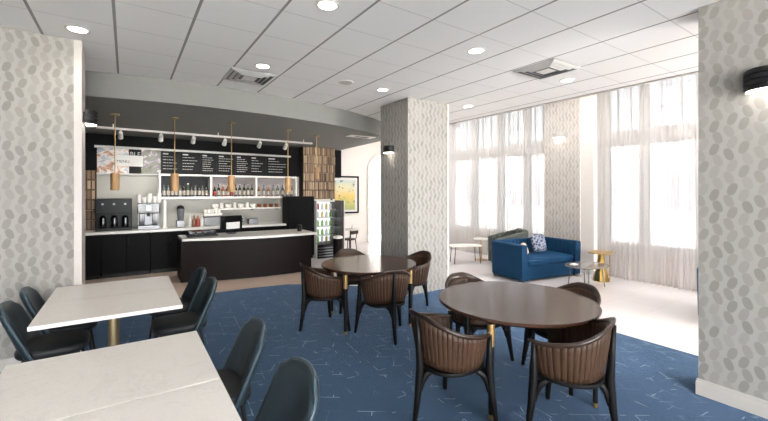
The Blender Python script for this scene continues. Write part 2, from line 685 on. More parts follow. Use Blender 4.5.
def tag(o, label, cat, group=None, kind=None):
    o['label'] = label
    o['category'] = cat
    if group:
        o['group'] = group
    if kind:
        o['kind'] = kind
    return o


def thing(name, label, cat, loc=(0, 0, 0), rz=0.0, group=None):
    o = bpy.data.objects.new(name, None)
    o.empty_display_size = 0.1
    COL.objects.link(o)
    o.location = loc
    o.rotation_euler = (0, 0, rz)
    return tag(o, label, cat, group)


def struct(o):
    o['kind'] = 'structure'
    return o


def dup(root, loc, rz, label, group=None):
    r = root.copy()
    COL.objects.link(r)
    r.location = loc
    r.rotation_euler = (0, 0, rz)
    r['label'] = label
    if group:
        r['group'] = group
    for ch in list(root.children):
        c = ch.copy()
        COL.objects.link(c)
        c.parent = r
        for g in list(ch.children):
            d = g.copy()
            COL.objects.link(d)
            d.parent = c
    return r


def facing(fx, fy):
    return math.atan2(-fx, fy)


def subsurf(o, lv=1):
    m = o.modifiers.new('smooth', 'SUBSURF')
    m.levels = m.render_levels = lv


def solid(o, t, off=0):
    m = o.modifiers.new('thickness', 'SOLIDIFY')
    m.thickness = t
    m.offset = off


# ================================================================== THE SETTING
b = MB()
# floors: carpet, wood strip by the bar, stone in the lounge
carpet_edge = [(5.0, -4.5), (5.0, 4.9), (4.4, 5.5), (3.95, 5.75), (3.45, 6.15), (3.0, 6.6), (2.5, 6.93), (1.9, 7.03), (1.1, 7.05), (-3.2, 7.05), (-3.2, -4.5)]
MB().prism(carpet_edge, -0.05, 0.0).build('floor_carpet', 'carpet')['kind'] = 'structure'
wood_poly = [(-3.2, 7.05), (1.1, 7.05), (1.9, 7.03), (2.5, 6.93), (3.0, 6.6), (3.35, 6.75), (3.55, 7.3), (3.6, 8.2), (3.3, 8.2), (3.3, 10.5), (-3.2, 10.5)]
MB().prism(wood_poly, -0.05, 0.0).build('floor_wood', 'wood_floor')['kind'] = 'structure'
stone = [(5.0, -4.5), (8.6, -4.5), (8.6, 15.5), (3.3, 15.5), (3.3, 8.2), (3.6, 8.2), (3.55, 7.3), (3.35, 6.75), (3.0, 6.6), (3.45, 6.15), (3.95, 5.75), (4.4, 5.5), (5.0, 4.9)]
MB().prism(stone, -0.05, 0.0).build('floor_stone', 'stone_floor')['kind'] = 'structure'

curve = [(-3.2, 6.9), (-1.6, 6.55), (-0.9, 6.38), (-0.29, 6.24), (0.1, 6.16), (0.48, 6.11), (0.9, 6.09), (1.3, 6.10), (1.8, 6.13), (2.33, 6.20), (2.9, 6.32), (3.4, 6.47), (3.9, 6.66), (4.4, 6.9), (4.8, 7.13), (5.15, 7.4)]
main = [(-3.2, -4.5), (XC, -4.5), (XC, 15.5), (5.35, 15.5), (5.3, 11.2)] + list(reversed(curve))
MB().prism(main, CEIL, CEIL + 0.06).build('ceiling', 'ceiling_tile')['kind'] = 'structure'
soff = curve + [(5.35, 11.4), (-3.2, 11.4)]
MB().prism(soff, SOF, CEIL + 0.08).build('ceiling_soffit', 'soffit_paint', smooth=50)['kind'] = 'structure'
b = MB()
b.box(XC - 0.03, XC, -4.5, 15.5, CEIL + 0.06, 4.5)
b.box(XC, 8.9, -4.5, 15.5, 4.4, 4.5)
b.build('ceiling_recess', 'white_paint')['kind'] = 'structure'
struct(MB().box(XC - 0.05, XC + 0.02, -4.5, 15.5, CEIL - 0.015, CEIL + 0.05).build('trim_1', 'vent_grey'))

# left wall (wallpapered), its white end, skirting
struct(MB().box(-3.2, -0.45, 5.08, 5.45, 0, CEIL).build('wall_left', 'wp_x'))
struct(MB().box(-0.45, -0.385, 5.06, 5.47, 0, CEIL).build('trim_2', 'skirt'))
struct(MB().bbox(-3.2, -0.45, 5.06, 5.08, 0, 0.13, 0.006).build('baseboard_left', 'skirt'))
struct(MB().box(-3.3, -3.2, -4.5, 15, 0, CEIL).build('wall_far_left', 'wp_y'))
# right wall (wallpapered), skirting
struct(MB().box(4.06, 4.45, -4.5, 1.195, 0, CEIL).build('wall_right', 'wp_y'))
bb = MB()
bb.bbox(4.04, 4.06, -4.5, 1.21, 0, 0.115, 0.004)
bb.bbox(4.047, 4.06, -4.5, 1.205, 0.115, 0.135, 0.004)
struct(bb.build('baseboard_right', M['skirt']))
# back of the room behind the camera: openings added for fill daylight
bb = MB()
bb.box(-3.2, 8.6, -4.7, -4.5, 0, 0.08)
bb.box(-3.2, 8.6, -4.7, -4.5, 2.9, CEIL)
for x, w_ in ((-3.2, 0.5), (0.8, 0.35), (3.5, 2.7)):
    bb.box(x, x + w_, -4.7, -4.5, 0.08, 2.9)
struct(bb.build('wall_back', 'white_paint'))

# freestanding wallpapered pillar
pl = struct(MB().box(3.889, 4.806, 5.04, 5.86, 0, CEIL).build('pillar', ['wp_x', 'wp_y', 'white_paint']))
for p in pl.data.polygons:
    p.material_index = 1 if abs(p.normal.x) > 0.5 else 0
struct(MB().box(4.79, 4.815, 5.035, 5.87, 0, CEIL).build('trim_3', 'white_paint'))

# kitchen shell
struct(MB().box(-3.2, 3.95, 10.2, 10.4, 0, 2.16).build('wall_kitchen', 'kitchen_wall'))
struct(MB().box(-3.2, 5.35, 10.2, 10.4, 2.16, SOF).build('wall_kitchen_upper', 'black_paint'))
struct(MB().box(-1.6, -1.33, 9.3, 10.2, 0, SOF).build('wall_kitchen_left', 'black_paint'))

# arch wall at the far end
AX0, AX1, AZ = 6.9, 8.02, 2.5
bb = MB()
R = (AX1 - AX0) / 2
bb.box(3.95, AX0, 11.2, 11.4, 0, CEIL + 0.4)
bb.box(AX1, 8.6, 11.2, 11.4, 0, CEIL + 0.4)
n = 20
pa = [(AX0 + R - R * math.cos(PI * k / n), AZ + R * math.sin(PI * k / n)) for k in range(n + 1)]
for (xa, za), (xb, zb) in zip(pa, pa[1:]):
    v = [bb.bm.verts.new(p) for p in ((xa, 11.2, za), (xb, 11.2, zb), (xb, 11.2, 4.4), (xa, 11.2, 4.4),
                                      (xa, 11.4, za), (xb, 11.4, zb), (xb, 11.4, 4.4), (xa, 11.4, 4.4))]
    for f in ((0, 1, 2, 3), (4, 7, 6, 5), (0, 4, 5, 1)):
        bb.bm.faces.new([v[i] for i in f])
bb.box(AX0, AX0 + 0.001, 11.2, 11.4, 0, AZ)
struct(bb.build('wall_far', 'bright_paint', smooth=0))
pts = [(AX0, 11.18, 0), (AX0, 11.18, 1.2)] + [(x, 11.18, z) for x, z in pa] + [(AX1, 11.18, 1.2), (AX1, 11.18, 0)]
struct(MB().tube(pts, 0.05, 8).build('trim_4', 'white_paint'))
struct(MB().box(3.95, 4.05, 10.4, 11.2, 0, SOF).build('wall_nook', 'bright_paint'))
struct(MB().box(3.3, 8.9, 15.4, 15.6, 0, 4.4).build('wall_end', 'bright_paint'))

# window wall: sill, pier, head
bb = MB()
bb.box(8.3, 8.6, -4.5, 15.5, 0, 0.56)
bb.box(8.3, 8.6, -4.5, 15.5, 4.22, 4.5)
struct(bb.build('wall_window', 'white_paint'))
struct(MB().box(8.24, 8.6, -4.5, 15.5, 0.56, 0.60).build('trim_5', 'white_paint'))
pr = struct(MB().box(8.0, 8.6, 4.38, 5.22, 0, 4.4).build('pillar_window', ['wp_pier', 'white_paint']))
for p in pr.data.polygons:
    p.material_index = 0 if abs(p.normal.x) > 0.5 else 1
struct(MB().box(8.02, 8.6, 4.10, 4.38, 0, 4.4).build('trim_6', 'white_paint'))


def window(name, y0, y1, mull):
    f = MB()
    f.box(XW - 0.05, XW + 0.08, y0, y1, 0.60, 0.70)
    f.box(XW - 0.05, XW + 0.08, y0, y1, 4.12, 4.22)
    f.box(XW - 0.09, XW + 0.10, y0, y1, 2.70, 2.97)
    ys = [y0 + 0.06] + mull + [y1 - 0.06]
    for y in ys:
        f.box(XW - 0.07, XW + 0.09, y - 0.07, y + 0.07, 0.60, 4.22)
    for a, c in zip(ys, ys[1:]):
        for k in (1, 2):
            yy = a + (c - a) * k / 3
            f.box(XW - 0.015, XW + 0.015, yy - 0.012, yy + 0.012, 2.97, 4.12)
            zz = 2.97 + 1.15 * k / 3
            f.box(XW - 0.015, XW + 0.015, a, c, zz - 0.012, zz + 0.012)
        zz = 1.75
    o = struct(f.build(name, 'frame_white', smooth=0))
    MB().box(XW - 0.004, XW + 0.004, y0, y1, 0.62, 4.2).build('pane', 'glass', o, smooth=0)
    return o


window('window_1', -1.6, 4.10, [-0.6, 0.45, 1.5, 2.42, 3.32])
window('window_2', 5.22, 11.15, [5.95, 6.78, 7.7, 8.65, 9.6, 10.5])
window('window_3', 11.45, 15.4, [12.4, 13.4, 14.4])

# ------------------------------------------------------------------ curtains
def curtain(y0, y1, label, xc=8.17, seed=0, gather=1.0):
    rnd = random.Random(seed)
    L = y1 - y0
    nf = int(L / 0.085 * gather)
    ph = rnd.random() * 6
    amp = [0.022 + 0.03 * rnd.random() for _ in range(nf + 3)]

    def fn(u, v):
        y = y0 + L * u
        t = u * nf
        a = amp[int(t)] * (1 - (t % 1)) + amp[int(t) + 1] * (t % 1)
        x = xc + a * math.sin(2 * PI * t + ph + 0.5 * math.sin(3 * u * PI + v)) + 0.02 * math.sin(u * 9 + 2 * v)
        return (x, y + 0.01 * math.sin(7 * t + v), 0.012 + v * 4.3)
    o = MB().grid(fn, nf * 8, 6).build('sheer_curtain', 'sheer', smooth=180, fix=False)
    tag(o, label, 'curtain', 'sheer curtains on the tall windows')
    return o


curtain(2.70, 4.14, 'sheer white curtain panel hanging right beside the window pier', seed=1)
curtain(-0.4, 2.67, 'sheer white curtain panel at the right, behind the near papered wall', seed=2, xc=8.14)
curtain(5.25, 7.0, 'sheer white curtain panel behind the navy sofa, left of the window pier', seed=3)
curtain(7.03, 9.15, 'sheer white curtain panel right of the freestanding pillar behind the lounge tables', seed=4, xc=8.14)
curtain(9.2, 11.15, 'sheer white curtain panel farthest left in the lounge, mostly behind the pillar', seed=5)
curtain(11.5, 15.2, 'sheer curtain seen through the white archway', seed=6)

# ------------------------------------------------------------------ outdoors
struct(MB().box(-60, 60, -60, 60, -0.6, -0.5).build('ground_outside', 'asphalt'))
bld = thing('brick_building', 'pale pink brick building across the street, faint through the curtains', 'building', (24, 0, -0.5))
MB().box(0, 8, -18, 30, 0, 5.2).build('facade', 'building', bld, smooth=0)
for k in range(8):
    MB().bbox(-0.06, 0.05, -14 + k * 5, -11.6 + k * 5, 1.3, 3.6, 0.02, 1).build('window', 'building_glass', bld, smooth=0)
MB().box(-0.3, 8.2, -18.3, 30.3, 5.2, 5.6).build('roof_edge', 'frame_white', bld, smooth=0)

# ================================================================== CEILING FITTINGS
def downlight(px, py, label, power=40, z=CEIL, r=0.075):
    p = at_z(px, py, z)
    t = thing('ceiling_downlight', label, 'ceiling light', (p.x, p.y, z), group='recessed ceiling downlights')
    ring = [(r * 1.35, -0.001), (r * 1.35, -0.006), (r * 1.05, -0.010), (r, -0.004)]
    MB().lathe(ring + [(r * 0.98, -0.001)], 28).build('trim_ring', 'white_paint', t)
    MB().lathe([(r, -0.0045), (r, -0.0075)], 28).build('diffuser', 'lamp_glow', t)
    if power:
        d = bpy.data.lights.new('downlight_beam', 'SPOT')
        d.energy = power
        d.color = (1.0, 0.93, 0.84)
        d.spot_size = math.radians(140)
        d.spot_blend = 0.8
        d.shadow_soft_size = 0.07
        o = bpy.data.objects.new('downlight_beam', d)
        COL.objects.link(o)
        o.parent = t
        o.location = (0, 0, -0.03)
    return t


DL = 7
downlight(77.5, 29, 'round lit downlight in the ceiling above the left papered wall corner', DL)
downlight(327.4, 4.7, 'brightest round downlight at the top middle edge of the ceiling', DL)
downlight(262.8, 65.8, 'small lit downlight beside the square air vent over the bar side', DL)
downlight(476, 50.4, 'round downlight in the ceiling left of the far ceiling vent', DL)
downlight(382.7, 89.5, 'small downlight in the ceiling just in front of the pillar', DL)
downlight(468, 106, 'small downlight in the ceiling right of the pillar near the windows', DL)
downlight(567, 80, 'faint small downlight near the ceiling edge by the windows', DL)

for k in range(7):  # unseen lamps added above the ceiling edge to brighten the lounge
    p_ = Vector((7.0, -0.6 + k * 1.65, 4.40))
    t = thing('lounge_fill_lamp', 'added fill lamp, out of view in the raised ceiling strip over the lounge', 'ceiling light', p_, group='added fill lamps over the lounge')
    MB().lathe([(0.11, -0.001), (0.11, -0.008), (0.085, -0.012), (0.08, -0.004)], 24).build('trim_ring', 'white_paint', t)
    MB().lathe([(0.08, -0.0045), (0.08, -0.0075)], 24).build('diffuser', 'lamp_glow', t)
    d = bpy.data.lights.new('lounge_fill_beam', 'SPOT')
    d.energy = 52
    d.color = (1.0, 0.97, 0.94)
    d.spot_size = math.radians(150)
    d.spot_blend = 0.7
    d.shadow_soft_size = 0.2
    o = bpy.data.objects.new('lounge_fill_beam', d)
    COL.objects.link(o)
    o.parent = t
    o.location = (0, 0, -0.05)

p = at_z(346, 82, CEIL)
sp = thing('ceiling_speaker', 'round white speaker grille in the ceiling between bar and pillar', 'ceiling speaker', (p.x, p.y, CEIL))
MB().lathe([(0.11, -0.001), (0.11, -0.008), (0.095, -0.012)], 30).build('rim', 'white_paint', sp)
MB().lathe([(0.094, -0.0125), (0.09, -0.015)], 30).build('grille', 'vent_grey', sp)


def vent(px, py, label, w):
    p = at_z(px, py, CEIL)
    t = thing('ceiling_vent', label, 'air vent', (p.x, p.y, CEIL), group='square ceiling vents')
    MB().box(-w, w, -w, w, -0.004, -0.001).build('throat', 'vent_dark', t)
    for k, a in enumerate((1.0, 0.78, 0.56)):
        f = MB()
        for q in range(4):
            m = Matrix.Rotation(q * PI / 2, 4, 'Z')
            bm = bmesh.new()
            o = a * w
            i = o - 0.11 * w
            zz = -0.008 - 0.004 * k
            vs = [bm.verts.new(v) for v in ((-o, -o, zz), (o, -o, zz), (i, -i, zz - 0.02), (-i, -i, zz - 0.02),
                                            (-o, -o, zz + 0.003), (o, -o, zz + 0.003), (i, -i, zz - 0.017), (-i, -i, zz - 0.017))]
            for fa in ((0, 1, 2, 3), (7, 6, 5, 4), (0, 4, 5, 1), (1, 5, 6, 2), (2, 6, 7, 3), (3, 7, 4, 0)):
                bm.faces.new([vs[x] for x in fa])
            f.merge(bm, m)
        f.build('frame' if k == 0 else 'louver', 'vent_grey', t, smooth=0)
    MB().box(-0.3 * w, 0.3 * w, -0.3 * w, 0.3 * w, -0.035, -0.03).build('centre_plate', 'white_paint', t, smooth=0)


vent(249, 76.5, 'square louvred air vent in the ceiling above the bar side', 0.29)
vent(546, 69, 'square louvred air vent in the ceiling nearer the windows', 0.29)
p = at_z(361, 136.5, SOF)
sv = thing('slot_vent', 'narrow slot air vent in the lower ceiling beside the pillar', 'air vent', (p.x, p.y, SOF))
MB().box(-0.32, 0.32, -0.13, 0.13, -0.012, -0.001).build('frame', 'white_paint', sv)
MB().box(-0.14, 0.2, -0.05, 0.05, -0.016, -0.012).build('slot', 'vent_dark', sv)

# track light
TY = 8.6
tr = thing('track_rail', 'long white track rail under the lower ceiling above the bar', 'track rail', (0, TY, SOF))
MB().bbox(-0.45, 3.72, -0.025, 0.025, -0.10, -0.06, 0.004).build('rail', 'white_paint', tr)
for x in (-0.2, 1.6, 3.5):
    MB().lathe([(0.012, -0.06), (0.012, 0)], 8, (x, 0, 0)).build('hanger', 'white_paint', tr)
ordn = ['first', 'second', 'third', 'fourth', 'fifth', 'sixth', 'seventh', 'eighth', 'ninth', 'tenth', 'eleventh', 'twelfth', 'thirteenth', 'fourteenth', 'fifteenth']
for i, px in enumerate((120.5, 161, 193.5, 225, 260, 286)):
    q = at_y(px, 130, TY)
    t = thing('track_spotlight', 'white track spotlight, %s from the left on the rail above the bar' % ordn[i], 'spotlight', (q.x, TY, SOF - 0.10), 0.3, 'track spotlights')
    MB().lathe([(0.012, -0.06), (0.016, 0)], 10).build('stem', 'white_paint', t)
    MB().tube([(0, 0.05, -0.05), (0, -0.02, -0.09), (0, -0.09, -0.13)], [0.034, 0.04, 0.045], 14).build('head', 'white_paint', t)
    t.rotation_euler = (0, 0, PI)
    d = bpy.data.lights.new('track_beam', 'SPOT')
    d.energy = 13
    d.color = (1.0, 0.95, 0.88)
    d.spot_size = 1.9
    d.spot_blend = 0.8
    d.shadow_soft_size = 0.06
    o = bpy.data.objects.new('track_beam', d)
    COL.objects.link(o)
    o.parent = t
    o.location = (0, -0.11, -0.15)
    o.rotation_euler = (-0.70, 0, 0)

# pendants over the bar
def pendant(px, py, zt, zb, label, y=None, r=0.062):
    p = at_z(px, py, SOF)
    t = thing('pendant_lamp', label, 'pendant lamp', (p.x, p.y, SOF), group='cylinder pendants over the bar')
    MB().lathe([(0.065, 0), (0.065, -0.018), (0.05, -0.026), (0.012, -0.03)], 20).build('canopy', 'brass_satin', t)
    MB().lathe([(0.007, -0.028), (0.007, zt - SOF)], 8).build('stem', 'brass', t)
    s = MB().lathe([(r * 0.9, zb - SOF), (r, zb - SOF + 0.01), (r, zt - SOF - 0.012), (r * 0.92, zt - SOF), (0.012, zt - SOF + 0.004)], 24).build('shade', 'lamp_wood', t)
    MB().lathe([(r * 0.8, zb - SOF - 0.002), (r * 0.8, zb - SOF + 0.001)], 20).build('diffuser', 'black_plastic', s)
    d = bpy.data.lights.new('pendant_beam', 'SPOT')
    d.energy = 9
    d.color = (1.0, 0.9, 0.78)
    d.spot_size = 2.2
    d.spot_blend = 0.9
    d.shadow_soft_size = 0.05
    o = bpy.data.objects.new('pendant_beam', d)
    COL.objects.link(o)
    o.parent = t
    o.location = (0, 0, zb - SOF - 0.01)


pendant(115, 114, 2.03, 1.76, 'golden cylinder pendant leftmost over the bar, beside the food poster')
pendant(174.7, 117.6, 2.04, 1.745, 'golden cylinder pendant second from left, before the bottle shelf left bay')
pendant(231.5, 122.4, 2.02, 1.73, 'golden cylinder pendant third from left, before the middle bottle bay')
pendant(288, 129.7, 2.02, 1.71, 'golden cylinder pendant fourth from left, at the right end of the bottle shelf')
pendant(316.5, 135.7, 2.28, 2.02, 'smaller golden cylinder pendant rightmost, in front of the wood block panel', r=0.05)

# ------------------------------------------------------------------ wall sconces
def sconce(loc, nx, ny, label, mat='black_metal', r=0.105, h=0.15, power=0.4):
    """ribbed half drum on the wall; (nx, ny) points out of the wall"""
    t = thing('wall_sconce', label, 'wall lamp', loc, facing(nx, ny), 'wall sconces')
    MB().bbox(-0.07, 0.07, 0.001, 0.02, 0.02, h - 0.02, 0.004).build('back_plate', mat, t)
    prof = []
    nr = 4
    for k in range(nr):
        z0, z1 = h * k / nr, h * (k + 1) / nr
        prof += [(r, z0 + 0.004), (r, z1 - 0.008), (r - 0.012, z1 - 0.006), (r - 0.012, z1 + 0.002)]
    seg = 22
    rg = [[(a * math.cos(PI * k / seg), 0.02 + a * math.sin(PI * k / seg), z) for k in range(seg + 1)] for a, z in prof]
    MB().rings(rg, True, True).build('drum', mat, t)
    rg = [[((r - 0.012) * math.cos(PI * k / seg), 0.021 + (r - 0.012) * math.sin(PI * k / seg), z) for k in range(seg + 1)] for z in (-0.004, 0.004)]
    MB().rings(rg, True, True).build('diffuser', 'sconce_glow', t)
    d = bpy.data.lights.new('sconce_beam', 'SPOT')
    d.energy = power
    d.color = (1, 0.93, 0.84)
    d.spot_size = 2.4
    d.spot_blend = 0.9
    d.shadow_soft_size = 0.05
    o = bpy.data.objects.new('sconce_beam', d)
    COL.objects.link(o)
    o.parent = t
    o.location = (0, 0.08, -0.02)


sconce((-0.384, 5.24, 2.46), 1, 0, 'black ribbed wall lamp on the end of the left papered wall')
sconce((3.888, 5.53, 2.42), -1, 0, 'black wall lamp on the shaded side of the freestanding pillar', r=0.125, h=0.12)
sconce((4.059, 0.76, 2.50), -1, 0, 'black ribbed wall lamp on the near right papered wall', r=0.14, h=0.165)
sconce((7.999, 4.84, 2.93), -1, 0, 'pale wall lamp high on the papered pier between the windows', 'vent_grey', r=0.14, h=0.12, power=0.1)

# ================================================================== KITCHEN
# back counter cabinets (three units) and continuous worktop
BX = [-0.95, 0.15, 0.95]
CY = 9.4
for k, (xa, xb) in enumerate(((-1.3, -0.42), (-0.42, 0.42), (0.42, 1.10))):
    t = thing('base_cabinet', ['black base cabinet under the coffee brewer, leftmost', 'black base cabinet under the coffee machine, second from left', 'black base cabinet at the left end of the bar counter'][k], 'cabinet', ((xa + xb) / 2, CY, 0), group='black kitchen base cabinets')
    w = (xb - xa) / 2 - 0.002
    MB().box(-w, w, 0.03, 0.78, 0.08, 0.88).build('body', 'black_cab', t, smooth=0)
    MB().box(-w + 0.02, w - 0.02, 0.06, 0.7, 0, 0.08).build('plinth', 'black_plastic', t, smooth=0)
    for s in (-1, 1):
        x0, x1 = (-w + 0.004, -0.002) if s < 0 else (0.002, w - 0.004)
        d = MB().bbox(x0, x1, 0.005, 0.03, 0.09, 0.87, 0.003, 1).build('door', 'black_cab', t, smooth=0)
        MB().tube([(-s * 0.0 + s * 0.03, -0.012, 0.66), (s * 0.03, -0.012, 0.8)], 0.005, 8).build('handle', 'black_metal', d)
t = thing('base_cabinet', 'black base cabinet behind the bar, under the card terminal', 'cabinet', (2.25, CY, 0), group='black kitchen base cabinets')
MB().box(-1.14, 1.1, 0.03, 0.78, 0.0, 0.88).build('body', 'black_cab', t, smooth=0)
for k in range(4):
    MB().bbox(-1.13 + k * 0.555, -0.58 + k * 0.555, 0.005, 0.03, 0.09, 0.87, 0.003, 1).build('door', 'black_cab', t, smooth=0)
wt = MB().bbox(-1.32, 3.36, CY - 0.02, 10.195, 0.88, 0.93, 0.005).build('worktop', 'counter_white')
tag(wt, 'long white worktop along the kitchen back wall', 'worktop')

# bar counter, gently curved front
def bar_y(x):
    s = (x - 0.9) / 2.5
    return 8.12 - 0.30 * s + 0.0 - 0.16 * math.sin(PI * min(max(s, 0), 1))


bar = thing('bar_counter', 'low curved dark brown bar counter with a white top', 'bar counter', (2.1, 8.0, 0))
xs = [0.86 + 2.5 * k / 24 for k in range(25)]
front = [(x - 2.1, bar_y(x) - 8.0) for x in xs]
MB().prism(front + [(1.26, 0.72), (-1.24, 0.80)], 0.03, 0.80).build('front_panel', 'espresso', bar, smooth=60)
MB().prism([(x, y + 0.05) for x, y in front] + [(1.24, 0.66), (-1.2, 0.74)], 0.0, 0.03).build('plinth', 'black_plastic', bar)
xs2 = [0.87 + 2.59 * k / 24 for k in range(25)]
top = [(x - 2.1, bar_y(x) - 8.0 - 0.07) for x in xs2]
MB().prism(top + [(1.36, 0.76), (-1.23, 0.84)], 0.80, 0.845).build('countertop', 'counter_white', bar, smooth=60)

# bottle shelf, three bays
sh = thing('wall_shelf', 'white wall shelf of three open bays holding bottles', 'shelf', (0, 10.19, 0))
SX = [0.62, 1.68, 2.745, 3.80]
SZ0, SZ1, SD = 1.62, 2.10, 0.34
f = MB()
f.box(SX[0] - 0.02, SX[3] + 0.02, -SD, 0, SZ0 - 0.05, SZ0)
f.box(SX[0] - 0.02, SX[3] + 0.02, -SD, 0, SZ1, SZ1 + 0.04)
for x in SX:
    f.box(x - 0.02, x + 0.02, -SD, 0, SZ0, SZ1)
f.build('shelf_frame', 'ceramic', sh, smooth=0)
MB().box(SX[0] + 0.02, SX[1] - 0.02, -0.02, -0.005, SZ0, SZ1).build('back_panel', 'shelf_in', sh, smooth=0)
MB().box(SX[1] + 0.02, SX[2] - 0.02, -0.02, -0.005, SZ0, SZ1).build('back_panel', 'shelf_mauve', sh, smooth=0)
MB().box(SX[2] + 0.02, SX[3] - 0.02, -0.02, -0.005, SZ0, SZ1).build('back_panel', 'shelf_mauve', sh, smooth=0)


def bottle_proto(r, h, glass, lab, cap):
    t = thing('bottle', 'x', 'bottle')
    MB().lathe([(r * 0.9, 0), (r, 0.01), (r, h * 0.58), (r * 0.85, h * 0.66), (r * 0.36, h * 0.76), (r * 0.33, h * 0.95)], 14).build('glass', glass, t)
    MB().lathe([(r * 1.02, h * 0.14), (r * 1.02, h * 0.48)], 14).build('paper_label', lab, t)
    MB().lathe([(r * 0.4, h * 0.93), (r * 0.4, h)], 10).build('cap', cap, t)
    return t


kinds = {'dark': bottle_proto(0.036, 0.30, 'bottle_dark', 'label_paper', 'black_plastic'),
         'amber': bottle_proto(0.042, 0.27, 'bottle_amber', 'label_paper', 'brass'),
         'green': bottle_proto(0.038, 0.31, 'bottle_green', 'label_paper', 'ceramic'),
         'clear': bottle_proto(0.036, 0.29, 'bottle_clear', 'label_paper', 'black_plastic'),
         'red': bottle_proto(0.042, 0.24, 'bottle_dark', 'label_red', 'label_red')}
used = set()


def put_bottle(kind, x, y, z, label, group):
    if kind not in used:
        used.add(kind)
        o = kinds[kind]
        o.location = (x, y, z)
        o['label'], o['group'] = label, group
        return o
    return dup(kinds[kind], (x, y, z), random.random() * 6, label, group)


desc = {'dark': 'dark glass bottle', 'amber': 'amber bottle', 'green': 'dark green bottle', 'clear': 'grey glass bottle', 'red': 'squat red-labelled bottle'}
bays = [('left', ['clear', 'clear', 'dark', 'dark', 'clear', 'dark', 'green', 'dark', 'clear', 'dark', 'clear', 'dark']),
        ('middle', ['red', 'dark', 'amber', 'amber', 'red', 'dark', 'green', 'dark', 'green', 'dark']),
        ('right', ['amber', 'clear', 'amber', 'clear', 'green', 'dark', 'clear', 'green'])]
for bi, (bn, lst) in enumerate(bays):
    nb = len(lst)
    for k, kd in enumerate(lst):
        x = SX[bi] + 0.09 + (SX[bi + 1] - SX[bi] - 0.18) * k / (nb - 1)
        put_bottle(kd, x, 9.96 + random.uniform(-0.03, 0.03), SZ0 + 0.001, '%s, %s from left in the %s bay of the white shelf' % (desc[kd], ordn[k], bn), 'bottles in the %s shelf bay' % bn)

# lower shelf with cups
ls = thing('wall_shelf', 'long white lower wall shelf with cups and bowls', 'shelf', (2.65, 10.19, 1.33))
MB().box(-0.92, 0.75, -0.28, 0, -0.035, 0).build('board', 'ceramic', ls, smooth=0)
for x in (-0.80, 0.02, 0.66):
    MB().prism([(0, 0), (0.02, 0), (0.02, 0.24), (0, 0.24)], -0.06, -0.036).build('bracket', 'vent_dark', ls).location = (x, -0.26, 0)
items = [('bowl', 'stack of white bowls'), ('cup', 'white cup'), ('bowl', 'white bowl'), ('cup', 'white cup'), ('bowl', 'white bowl'), ('cup', 'white cup'), ('bowl', 'white bowl'), ('mug', 'brown mug'), ('mug', 'brown mug'), ('mug', 'brown mug'), ('mug', 'brown mug')]
for k, (nm, ds) in enumerate(items):
    x = 1.80 + k * 0.153
    if nm == 'bowl':
        o = MB().lathe([(0.04, 0), (0.075, 0.03), (0.085, 0.10), (0.08, 0.10), (0.07, 0.035), (0.03, 0.012)], 18).build('bowl', 'ceramic')
    elif nm == 'cup':
        o = MB().lathe([(0.03, 0), (0.045, 0.01), (0.05, 0.13), (0.046, 0.13), (0.04, 0.015)], 16).build('cup', 'ceramic')
    else:
        o = MB().lathe([(0.038, 0), (0.045, 0.01), (0.047, 0.09), (0.043, 0.09), (0.04, 0.015)], 16).build('mug', 'bottle_amber')
    o.location = (x, 10.05, 1.331)
    tag(o, '%s, %s from left on the lower kitchen shelf' % (ds, ordn[k]), nm, 'crockery on the lower shelf')

# menu boards
MZ0, MZ1 = 2.14, 2.68
mb_x = [-0.52, 0.05, 0.28, 0.66, 1.06, 1.50, 1.86, 2.30, 2.66, 3.08, 3.72]


def menu(xa, xb, mat, label, name='menu_board'):
    t = thing(name, label, 'menu board', ((xa + xb) / 2, 10.19, MZ0))
    w = (xb - xa) / 2 - 0.002
    if mat:
        MB().box(-w, w, -0.03, 0, 0, MZ1 - MZ0).build('board', mat, t, smooth=0)
    return t, w


def text_lines(t, w, rows, rng, x0=-0.8, x1=0.75, head=True):
    f = MB()
    f.box(-w, w, -0.03, 0, 0, MZ1 - MZ0)
    for r in range(rows):
        z = 0.48 - r * (0.42 / rows)
        if head and r == 0:
            f.box(x0 * w, (x0 + 0.55) * w, -0.032, -0.0295, z - 0.018, z + 0.012, 1)
            continue
        x = x0 * w
        end = (x0 + (x1 - x0) * rng.uniform(0.55, 1.0)) * w
        while x < end:
            l = rng.uniform(0.02, 0.07)
            f.box(x, min(x + l, end), -0.032, -0.0295, z - 0.006, z + 0.006, 1)
            x += l + 0.012
    f.build('board', ['menu_black', 'chalk'], t, smooth=0, fix=False)


def lettering(txt, size, loc, parent, mat):
    c = bpy.data.curves.new('lettering', 'FONT')
    c.body = txt
    c.size = size
    c.align_x = 'CENTER'
    c.align_y = 'CENTER'
    c.extrude = 0.001
    tmp = bpy.data.objects.new('tmp', c)
    COL.objects.link(tmp)
    bpy.context.view_layer.update()
    me = bpy.data.meshes.new_from_object(tmp.evaluated_get(bpy.context.evaluated_depsgraph_get()))
    bpy.data.objects.remove(tmp)
    bpy.data.curves.remove(c)
    me.materials.clear()
    me.materials.append(M[mat])
    o = bpy.data.objects.new('lettering', me)
    COL.objects.link(o)
    o.parent = parent
    o.location = loc
    o.rotation_euler = (PI / 2, 0, 0)
    return o


